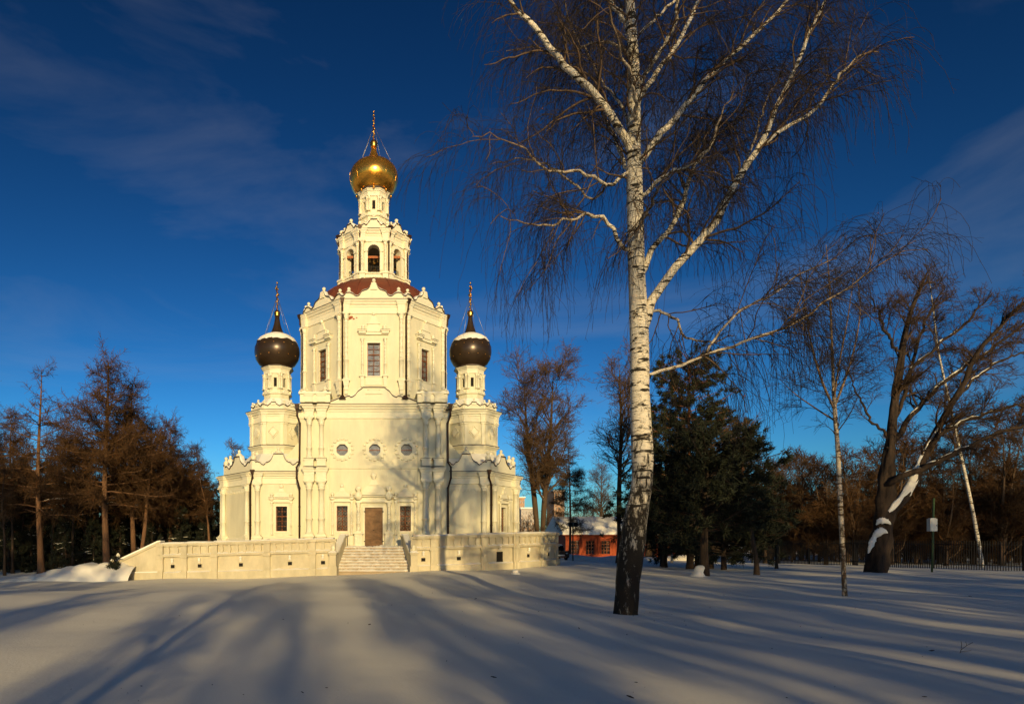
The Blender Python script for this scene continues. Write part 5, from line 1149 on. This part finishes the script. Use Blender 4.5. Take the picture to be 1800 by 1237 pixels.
for i, (px, Y, sc) in enumerate([(905, 88, .7), (960, 96, .75), (1030, 100, .8), (1060, 95, .9), (1100, 100, .8), (925, 80, .6)]):
    put(hz, px, Y, 'small hazy brown tree on the skyline behind the red building', 'tree', 'skyline trees behind the red building', sc, i*1.3, first=i == 0)
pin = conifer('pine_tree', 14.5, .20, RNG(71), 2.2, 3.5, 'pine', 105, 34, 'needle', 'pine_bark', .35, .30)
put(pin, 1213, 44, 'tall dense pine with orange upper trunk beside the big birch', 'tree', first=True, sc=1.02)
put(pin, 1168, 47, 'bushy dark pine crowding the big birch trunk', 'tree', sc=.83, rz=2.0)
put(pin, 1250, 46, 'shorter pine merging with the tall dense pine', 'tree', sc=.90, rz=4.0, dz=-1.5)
low = conifer('pine_tree', 6.2, .17, RNG(72), 1.7, 3.4, 'pine', 100, 36, 'needle_dark', 'dark_bark', .3, .28)
put(low, 1238, 28.6, 'low spreading dark pine with black trunk beside a snow-capped stump', 'tree', first=True)
put(low, 1166, 48, 'low dark pine close behind the big birch trunk', 'tree', sc=1.15, rz=1)
put(low, 1225, 47, 'low dark pine filling the foot of the pine clump', 'tree', sc=1.25, rz=5, dz=-1.6)
put(low, 1272, 42, 'low dark pine between the black-trunked pine and the thin bent tree', 'tree', sc=1.15, rz=3.3, dz=-1.4)
bent = broadleaf('bent_tree', 8.2, .13, RNG(73), .35, 10, (1.0, 2.4), n2=8, n3=30, n4=50, bark='pine_bark', twig='brown_twig', lean=(-1.6, 0))
put(bent, 1330, 34, 'thin bent tree with orange upper stem on the snow past the pines', 'tree', first=True)
mid = broadleaf('bare_tree', 12.5, .17, RNG(74), .25, 18, (1.4, 3.2), (.35, .8), .06, 9, 46, 120, twigL=(.15, .45), bark='dark_bark')
put(mid, 1290, 52, 'bare twiggy tree rising behind the pine clump', 'tree', first=True)
put(mid, 1345, 56, 'bare grey tree between the pines and the slender birch', 'tree', sc=.82, rz=2)
put(mid, 1410, 62, 'bare tree behind the slender birch', 'tree', sc=.85, rz=4)
put(mid, 1365, 44, 'dark bare tree leaning near the fence end', 'tree', sc=.62, rz=3)
wb = broadleaf('birch_tree', 4.2, .10, RNG(75), .4, 6, (.5, 1.1), n2=6, n3=20, n4=30, bark='birch_far', twig='birch_twig')
put(wb, 1181, 55, 'small white birch on the snow in front of the red building', 'tree', first=True, dz=0)
for px, Y, lb in ((1143, 75, 'thick pale trunk with snow plastered on one side by the red building'), (1203, 75, 'thick brown trunk in front of the red building end')):
    o = broadleaf('old_tree', 12, .55, RNG(int(px)), .35, 10, (1.5, 3), n2=6, n3=24, n4=40, bark='brown_bark')
    put(o, px, Y, lb, 'tree', first=True)
    if px == 1142:
        q = np.array([(-.22+.02*i, -.38+.02*i, -.1+.4*i, .34-.02*i) for i in range(7)]); link('snow', tube_mesh('snow', [(*one(q), 10)], 'snow'), o)
# brushwood beyond the fence
shr = [broadleaf('thicket_shrub', 5.5, .07, RNG(81), .05, 10, (1.0, 2.4), (.25, .8), .07, 8, 36, 90, 'brown_bark', 'brown_twig', stems=4, twigL=(.2, .55)), broadleaf('thicket_shrub', 7.5, .09, RNG(82), .08, 12, (1.2, 2.6), (.25, .8), .06, 8, 34, 90, 'brown_bark', 'larch_twig', stems=3, twigL=(.2, .55))]
spots = [(1350, 58), (1372, 66), (1395, 56), (1420, 70), (1440, 58), (1462, 64), (1490, 55), (1515, 66), (1540, 58), (1565, 52), (1590, 62), (1612, 54), (1640, 60), (1662, 50), (1690, 58), (1712, 52), (1738, 60), (1760, 50), (1785, 56), (1812, 50), (1840, 56), (1875, 52), (1455, 76), (1530, 78), (1600, 76), (1670, 72), (1740, 70), (1800, 66), (1358, 50), (1384, 62), (1408, 50), (1452, 52), (1478, 60), (1503, 50), (1552, 66), (1578, 57), (1626, 66), (1652, 55), (1676, 64), (1725, 64), (1750, 55), (1772, 62), (1825, 60), (1860, 62), (1345, 72), (1380, 74), (1490, 72), (1565, 72)]
lowspots = [(1335+19*i, 60-.42*i+3*(i % 3)) for i in range(30)]
for i, (px, Y) in enumerate([(a, b if a > 1425 else max(b, 66)) for a, b in spots]):
    put(shr[i % 2], px, Y, 'brown leafless brushwood beyond the dark fence', 'shrub', 'brushwood beyond the fence', .95+.65*r_.random(), r_.uniform(0, 6), first=i < 2)
for i, (px, Y) in enumerate(lowspots):
    put(shr[i % 2], px, Y, 'low dense brushwood close behind the dark fence', 'shrub', 'low brushwood along the fence', .42+.2*r_.random(), r_.uniform(0, 6))
lb_ = thing('birch_tree', 'leaning white birch trunk rising from the brushwood behind the fence', 'tree')
LY = 47.0; lo_ = W(1722, 975, LY); lo_ = np.array([lo_[0], LY, gz(lo_[0], LY)]); lb_.location = lo_; r_n = RNG(83)
q = traced_at([(1728, 1000, 0, 6), (1716, 930, 0, 5.5), (1700, 850, 0, 5), (1682, 770, 0, 4.6), (1665, 690, 0, 3.8), (1650, 620, 0, 3), (1640, 540, 0, 1.8), (1632, 480, 0, .8)], 30, LY, lo_); q[:, 3] *= .48
link('trunk', tube_mesh('trunk', [(*one(q), 10)], 'birch_far'), lb_)
D1, DR1 = spawn(r_n, *one(q), 40, (.4, 1), (.8, 2.6), (.4, .9), (0, 0, .0), .14, 9, .4, .008, .5); D2, DR2 = spawn(r_n, D1, DR1, 420, (.15, 1), (.3, 1.0), (.4, .9), (0, 0, -.06), .15, 6, .6, .005, .3); D3, DR3 = spawn(r_n, D2, DR2, 1600, (.15, 1), (.2, .7), (.3, .9), (0, 0, -.15), .15, 5, .6, .004, .3)
link('crown', tube_mesh('crown', [(D1, DR1, 4), (D2, DR2, 3), (D3, DR3, 3)], 'birch_twig'), lb_)['kind'] = 'stuff'

# ------------------------------------------------------------------ trees across the lawn that face the church and shade it
TG = 'trees across the lawn facing the church'
tp = [conifer('pine_tree', 24, .26, RNG(91), 5.0, 3.6, 'pine', 110, 22, 'needle', 'pine_bark', .4, .42), conifer('spruce_tree', 22, .28, RNG(92), 1.5, 3.8, 'spruce', 120, 20, 'needle_dark', 'dark_bark', .35, .42), conifer('pine_tree', 27, .24, RNG(93), 17.5, 3.4, 'pine', 46, 15, 'needle', 'pine_bark', .45, .42)]
bt = broadleaf('bare_tree', 15, .20, RNG(94), .3, 16, (1.6, 3.6), n2=7, n3=24, n4=40, bark='dark_bark', twig='dark_twig')
first = [True]*4
def back(k, X, Y, sc, label, rz=0.0):
    src = (*tp, bt)[k]; put(src, 0, Y, label, 'tree', TG, sc, rz, first=first[k], X=X); first[k] = False
lab = {0: 'dense park pine across the lawn from the church', 1: 'tall dark spruce across the lawn from the church', 2: 'lone high-crowned pine across the lawn from the church door', 3: 'bare park tree across the lawn from the church'}
for i, (k, X, Y, sc) in enumerate([
    (1, -33, -36, 1.2), (0, -29, -33, 1.06), (1, -25, -38, 1.18), (0, -21, -34, 1.04), (1, -17.5, -37, 1.14), (0, -14, -33, .98), (1, -10.5, -36, .92), (0, -8.6, -30, .60),
    (3, -3.5, -30, .80), (3, 0.5, -34, .85), (3, 2.6, -27, .72), (1, 5.6, -33, .66), (3, 7.6, -26, .85), (0, 9.4, -36, .62), (3, 12.0, -28, .95), (0, 14.2, -35, .66), (3, 16.2, -27, .95), (2, 13.0, -36, .98),
    (0, 18.6, -33, .72), (1, 22.5, -36, .90), (0, 26.5, -32, .86), (0, 30, -38, 1.08), (1, 34, -33, 1.12), (0, 38.5, -37, .92), (3, 42, -30, 1.3), (0, 46, -36, .92), (1, 51, -33, 1.08), (0, 56, -37, 1.12), (1, 61, -33, 1.2), (0, 67, -37, 1.12), (1, 48.5, -40, 1.12), (1, 58.5, -40, 1.2), (1, 64, -40, 1.2), (1, 72, -36, 1.2), (3, -1.6, -8, .60), (3, -5.6, -13, .62), (3, 3.4, -11, .58), (3, 8.8, -8, .55), (3, 13.5, -12, .66), (3, 18.5, -9, .62), (3, -10.5, -12, .6), (0, 4.0, -50, .70), (1, 8.2, -53, .82), (0, 11.8, -50, .72), (1, 15.6, -54, .84), (0, 19.6, -51, .74), (3, -1.5, -46, 1.05), (1, -6.2, -50, .78), (1, 24.5, -50, 1.0), (1, 28.5, -46, 1.05), (1, 36.5, -48, 1.0), (1, 43, -44, 1.0), (3, -5, -22, .62), (3, 5.2, -21, .66), (3, 9.6, -20, .7), (3, 14, -21, .75), (3, 19, -22, .9), (3, 23, -24, 1.0), (1, -12.5, -48, 1.0), (1, -19.5, -48, 1.08), (1, -27, -48, 1.1)]):
    back(k, X, Y, sc, lab[k], i*1.7)

# ------------------------------------------------------------------ red wooden building
RX0, RX1, RY = (994-CX)*80/FPX, (1222-CX)*80/FPX, 80.0
red = thing('wooden_building', 'long low red timber building with snow-covered roof and many-paned windows', 'building', ((RX0+RX1)/2, RY, 0))
fr = Frame((0, RY, 0), (1, 0)); rw = [(x, .35, 2.0) for x in np.arange(RX0+1.15, RX1-.8, 1.98)]
m = MB(fr); wall_holes(m, RX0, RX1, -.4, 2.9, 0, [(x-.55, x+.55, a, b) for x, a, b in rw], .2)
m.fr = Frame((RX0, RY+3.5, 0), (0, -1)); wall_holes(m, -3.5, 3.5, -.4, 2.9, 0, [], .1); m.face([m.vert(-3.5, 0, 2.9), m.vert(3.5, 0, 2.9), m.vert(0, 0, 4.9)])
m.fr = Frame((RX1, RY+3.5, 0), (0, 1)); wall_holes(m, -3.5, 3.5, -.4, 2.9, 0, [], .1); m.face([m.vert(-3.5, 0, 2.9), m.vert(3.5, 0, 2.9), m.vert(0, 0, 4.9)])
m.build('wall', 'redwood', red)
for j in range(14):      # horizontal log courses
    z = -.3+j*.225
    xs = [RX0]+[v for x, a, b in rw if a-.12 < z+.1 < b+.1 for v in (x-.66, x+.66)]+[RX1]
    for a, b in zip(xs[::2], xs[1::2]): MB(fr).frust((a+b)/2, .02, z, z+.205, (b-a)/2, .03, (b-a)/2, .02).build('log', 'redwood', red)
MB(fr).box(RX0-.1, RX1+.1, -.02, .14, 2.5, 2.78).build('frieze_board', 'redwood', red)
for i, (x, a, b) in enumerate(rw):
    w_ = MB(fr); t = .1
    w_.box(x-.55-t, x-.55, -.02, .09, a-t, b+t); w_.box(x+.55, x+.55+t, -.02, .09, a-t, b+t); w_.box(x-.55, x+.55, -.02, .088, b, b+t); w_.box(x-.55, x+.55, -.02, .088, a-t, a); w_ = w_.build('window', 'redwood', red)
    for c in range(3):
        for r in range(4): MB(fr).box(x-.53+c*.36, x-.21+c*.36, -.12, -.10, a+.02+r*.41, a+.38+r*.41).build('pane', 'glass', w_)
    for c in (1, 2): MB(fr).box(x-.55+c*.365-.03, x-.55+c*.365+.03, -.1, .0, a, b).build('mullion', 'orange', w_)
    for r in (1, 2, 3): MB(fr).box(x-.55, x+.55, -.098, -.002, a+r*.4125-.025, a+r*.4125+.025).build('transom', 'orange', w_)
    MB(fr).box(x+.93, x+1.05, -.02, .10, -.3, 2.5).build('post', 'redwood', red)
m = MB(fr)
prr = [(.75, 2.72), (.75, 2.86), (-3.5, 5.0), (-7.7, 2.86), (-7.7, 2.72), (-3.5, 4.84)]
a = [m.vert(RX0-.6, d, z) for d, z in prr]; b = [m.vert(RX1+.6, d, z) for d, z in prr]; m.face(a); m.face(b[::-1])
for i in range(6): m.face([a[i], a[(i+1) % 6], b[(i+1) % 6], b[i]])
rf = m.build('roof', 'redwood', red)
m = MB(fr); n = 60; rows = []
for i in range(n+1):
    x = RX0-.62+(RX1-RX0+1.24)*i/n; h = .22+.05*rnd.random(); rows.append([m.vert(x, .80, 2.80-.02*rnd.random()), m.vert(x, .78, 2.86+h), m.vert(x, -1.5, 4.0+h), m.vert(x, -3.5, 5.0+h), m.vert(x, -7.7, 2.9+h)])
for i in range(n):
    for j in range(4): m.face([rows[i][j], rows[i+1][j], rows[i+1][j+1], rows[i][j+1]], True)
m.face(rows[0]); m.face(rows[-1][::-1]); m.build('snow', 'snow', rf)

# ------------------------------------------------------------------ distant buildings
def block(name, px0, px1, py_top, Y, depth, material, label, storeys, bays, z0=-1, roof='snow'):
    x0, x1 = (px0-CX)*Y/FPX, (px1-CX)*Y/FPX; z1 = EYE+(HY-py_top)*Y/FPX; b = thing(name, label, 'building', ((x0+x1)/2, Y, z0)); fr = Frame((0, Y, 0), (1, 0))
    sw, sh = (x1-x0)/bays, (z1-z0-1)/storeys; hol = [(x0+sw*(i+.28), x0+sw*(i+.72), z0+.6+sh*(j+.3), z0+.6+sh*(j+.78)) for i in range(bays) for j in range(storeys)]
    m = MB(fr); wall_holes(m, x0, x1, z0, z1, 0, hol, .3)
    for f2, w in ((Frame((x0, Y+depth/2, 0), (0, -1)), depth/2), (Frame((x1, Y+depth/2, 0), (0, 1)), depth/2), (Frame(((x0+x1)/2, Y+depth, 0), (-1, 0)), (x1-x0)/2)): m.fr = f2; wall_holes(m, -w, w, z0, z1, 0, [], .1)
    m.build('wall', material, b)
    for h in hol: MB(fr).box(h[0], h[1], -.28, -.22, h[2], h[3]).build('window', 'glass', b)
    m = MB(fr); m.box(x0-.4, x1+.4, -depth-.4, .4, z1, z1+.4); r = m.build('roof', material, b); MB(fr).box(x0-.35, x1+.35, -depth-.35, .35, z1+.41, z1+.9).build('snow', roof, r); return b
block('apartment_tower', 974, 992, 864, 330, 14, 'tower_brick', 'far tall brick apartment tower between the lindens and the red building', 12, 3)
block('apartment_block', 913, 922, 876, 300, 12, 'tower_brick', 'far narrow brick block showing beside the chapel column', 9, 2)
block('apartment_block', 916, 940, 895, 280, 12, 'far_white', 'far pale block seen through the linden trunks past the terrace', 7, 4)
block('apartment_block', -60, 32, 824, 260, 14, 'brick_red', 'far sunlit red brick apartment block showing through the larches', 11, 12)

# ------------------------------------------------------------------ fence, box, mast, car, stumps
FP = [W(1322, 955, 58)[:2], W(1480, 955, 50)[:2], W(1640, 955, 45)[:2], W(1800, 955, 41.5)[:2], W(1900, 955, 39)[:2]]
fence = thing('park_fence', 'dark metal picket fence along the brushwood behind the old leaning tree', 'fence', (0, 0, 0)); fence.location = (FP[0][0], FP[0][1], 0); FO = np.array([FP[0][0], FP[0][1], 0])
for p, q in zip(FP[:-1], FP[1:]):
    L = np.linalg.norm(q-p); n = int(L/.13); mm = MB()
    for i in range(n):
        c = p+(q-p)*(i+.5)/n; z = gz(*c); w = MB.vert; mm.box(c[0]-FO[0]-.018, c[0]-FO[0]+.018, -(c[1]-FO[1])-.018, -(c[1]-FO[1])+.018, z-.1, z+2.0)
    mm.build('pickets', 'iron', fence)['kind'] = 'stuff'
    for zz in (.35, 1.75):
        MB().tube([(*(p-FO[:2]), gz(*p)+zz), (*(q-FO[:2]), gz(*q)+zz)], .03, 4).build('rail', 'iron', fence)
    k = int(L/2.6)
    for i in range(k):
        c = p+(q-p)*i/k; z = gz(*c); MB().box(c[0]-FO[0]-.05, c[0]-FO[0]+.05, -(c[1]-FO[1])-.05, -(c[1]-FO[1])+.05, z-.2, z+2.12).build('post', 'iron', fence)
p = W(1638, 995, 39); z = gz(p[0], 39)
bx = thing('utility_box', 'weathered white box fixed to a dark green pole behind the old leaning tree', 'utility box', (p[0], 39, z))
MB().tube([(0, 0, -.3), (.12, 0, 4.6)], .055, 8).build('pole', 'green_pole', bx)
m = MB(); m.box(-.38, .06, .07, .32, 2.55, 3.28); m.frust(-.16, .195, 3.28, 3.36, .24, .14, .14, .08); m.build('case', 'box_white', bx)
m = MB(); m.box(-.35, .03, .32, .335, 2.59, 3.22); m.build('lid', 'box_white', bx); MB().box(-.02, .0, .335, .35, 2.85, 2.95).build('latch', 'iron', bx)
p = W(1007, 980, 62); z = gz(p[0], 62)
ms = thing('floodlight_mast', 'thin mast with two boxy floodlights in front of the red building', 'floodlight', (p[0], 62, z))
MB().tube([(0, 0, -.3), (0, 0, 3.5)], .07, 8).build('pole', 'iron', ms); MB().box(-.42, .42, -.05, .05, 3.42, 3.5).build('crossbar', 'iron', ms)
for s in (-1, 1):
    h = MB().frust(s*.24, .02, 3.5, 3.85, .2, .12, .2, .16).build('lamp_head', 'iron', ms); MB().box(s*.24-.15, s*.24+.15, .16, .175, 3.56, 3.78).build('lens', 'glass', h)
# parked car, mostly hidden by the terrace end
p = W(985, 975, 60); z = gz(p[0], 60)
car = thing('parked_car', 'dark parked car with snow on its roof past the end of the terrace', 'car', (p[0], 60, z)); car.rotation_euler = (0, 0, .0)
prof = [(-.85, .25), (.85, .25), (.88, .55), (.86, .85), (.70, .95), (.58, 1.40), (-.58, 1.40), (-.70, .95), (-.86, .85), (-.88, .55)]
m = MB(Frame((0, 0, 0), (1, 0))); m.prof(prof[:4]+[(.80, .92), (-.80, .92)]+prof[8:], -4.1, 0); m.build('body', 'car_paint', car)
m = MB(); m.prof([(-.74, .92), (.74, .92), (.60, 1.42), (-.60, 1.42)], -3.4, -1.1); cb = m.build('cabin', 'car_paint', car); MB().prof([(-.66, .98), (.66, .98), (.55, 1.34), (-.55, 1.34)], -1.1, -1.085).build('windscreen', 'glass', cb)
m = MB(); m.frust(0, -2.25, 1.425, 1.55, .60, 1.1, .5, .95); m.build('snow', 'snow', car)
for s in (-1, 1):
    MB().lathe(s*.62, .0, .62, [(.09, 0), (.10, .05), (.09, .12)], 10).build('headlight', 'lamp_glass', car)
    for y in (-.8, -3.2):
        w_ = MB(); w_.tube([(s*.68, -y-.0, .32), (s*.88, -y-.0, .32)], .32, 16); t = w_.build('wheel', 'tyre', car)
MB().box(-.4, .4, 0, .02, .42, .55).build('number_plate', 'lamp_glass', car)
def stump(px, py, Y, r, h, label, lean=0.0):
    p = W(px, py, Y); t = thing('snowy_stump', label, 'stump', (p[0], Y, gz(p[0], Y)))
    MB().lathe(0, 0, -.2, [(r*.95, 0), (r*.85, .25), (r*.75, h*.6)], 12).build('stump', 'dark_bark', t)
    n = 18; pr = [(r*1.9, -.08), (r*1.35, .06), (r*1.0, h*.35), (r*.95, h*.6), (r*1.02, h*.78), (r*.85, h*.95), (r*.4, h*1.05), (.01, h*1.06)]; m = MB(); rg = []
    for i, (q, zz) in enumerate(pr): rg.append([m.vert(lean*zz+q*math.cos(2*PI*k/n)*(1+.10*math.sin(k*1.9+i)), q*math.sin(2*PI*k/n)*(1+.08*math.sin(k*1.3+i*2)), zz) for k in range(n)])
    for i in range(len(rg)-1):
        for k in range(n): m.face([rg[i][k], rg[i][(k+1) % n], rg[i+1][(k+1) % n], rg[i+1][k]], True)
    m.build('snow_cap', 'snow', t); return t
stump(1226, 1018, 27.6, .20, .46, 'stump under a rounded snow cap beside the black-trunked low pine', .25)
stump(906, 1012, 31.5, .17, .22, 'small snow-covered stump on the lawn near the terrace end')
# twig stuck in the snow
p = W(1688, 1142, 9.6); tw = thing('fallen_twig', 'small dead twig sticking out of the open snow', 'twig', (p[0], 9.6, gz(p[0], 9.6)))
m = MB(); m.tube([(-.02, 0, -.05), (.03, .02, .05), (.10, .0, .12), (.22, .03, .16)], .004, 5); m.tube([(.03, .02, .05), (.05, .03, .13), (.03, .02, .18)], .003, 5); m.tube([(.10, 0, .12), (.13, .05, .17)], .003, 5); m.tube([(.0, 0, .02), (.08, -.03, .04), (.15, -.02, .05)], .003, 5); m.build('stem', 'dark_bark', tw)

# ------------------------------------------------------------------ distant wood closing the horizon
r_ = RNG(101); nst = 620; yy = r_.uniform(95, 150, nst); pxs = r_.uniform(-120, 1950, nst); hh = r_.uniform(4.5, 9.5, nst); xs_ = (pxs-CX)*yy/FPX
keep = (pxs < 470) | (pxs > 880); yy, hh, xs_ = yy[keep], hh[keep], xs_[keep]; k = len(xs_)
base = np.stack([xs_, yy, G(xs_, yy)-.2], 1); d = np.stack([r_.normal(size=k)*.05, r_.normal(size=k)*.05, np.ones(k)], 1); t = np.linspace(0, 1, 6)
P0 = base[:, None]+d[:, None]*(hh[:, None]*t[None])[:, :, None]; R0 = (.10*(1-t)+.02)[None]*np.ones((k, 1))
P1, R1 = spawn(r_, P0, R0, k*12, (.12, 1), (1.0, 3.2), (.35, 1.0), (0, 0, .04), .15, 3, .5, .03, .5); P2, R2 = spawn(r_, P1, R1, k*52, (.1, 1), (.5, 1.5), (.4, 1.1), (0, 0, .02), .18, 2, .6, .026, .3)
tag(link('distant_wood', tube_mesh('distant_wood', [(P0, R0, 4), (P1, R1, 3), (P2, R2, 3)], 'brown_twig')), 'hazy brown leafless wood closing the far edge of the park', 'wood', kind='stuff')

# seeds, bark flakes and twig ends blown over the snow
r_ = RNG(111); n = 130; px_ = r_.uniform(0, 1800, n); yy = 6.5+26*r_.rand(n)**1.6; xx = (px_-CX)*yy/FPX; near = r_.rand(n) < .45
xx[near] = 5.8+r_.normal(size=near.sum())*3.0; yy[near] = np.abs(13.5+r_.normal(size=near.sum())*3.0)+3
pos = np.stack([xx, yy, G(xx, yy)+.008], 1); th = r_.uniform(0, 6.28, n); ln = r_.uniform(.006, .022, n)*np.where(r_.rand(n) < .06, 3, 1); dv = np.stack([np.cos(th), np.sin(th), r_.uniform(-.05, .3, n)], 1)*ln[:, None]
P0 = np.stack([pos-dv, pos+dv*.1, pos+dv], 1); R0 = np.broadcast_to((ln*.16+.002)[:, None]*np.array([.5, 1, .4])[None], (n, 3))
tag(link('fallen_debris', tube_mesh('fallen_debris', [(P0, R0, 4)], 'dark_bark')), 'scattered dark seeds and twig ends on the open snow', 'debris', kind='stuff')
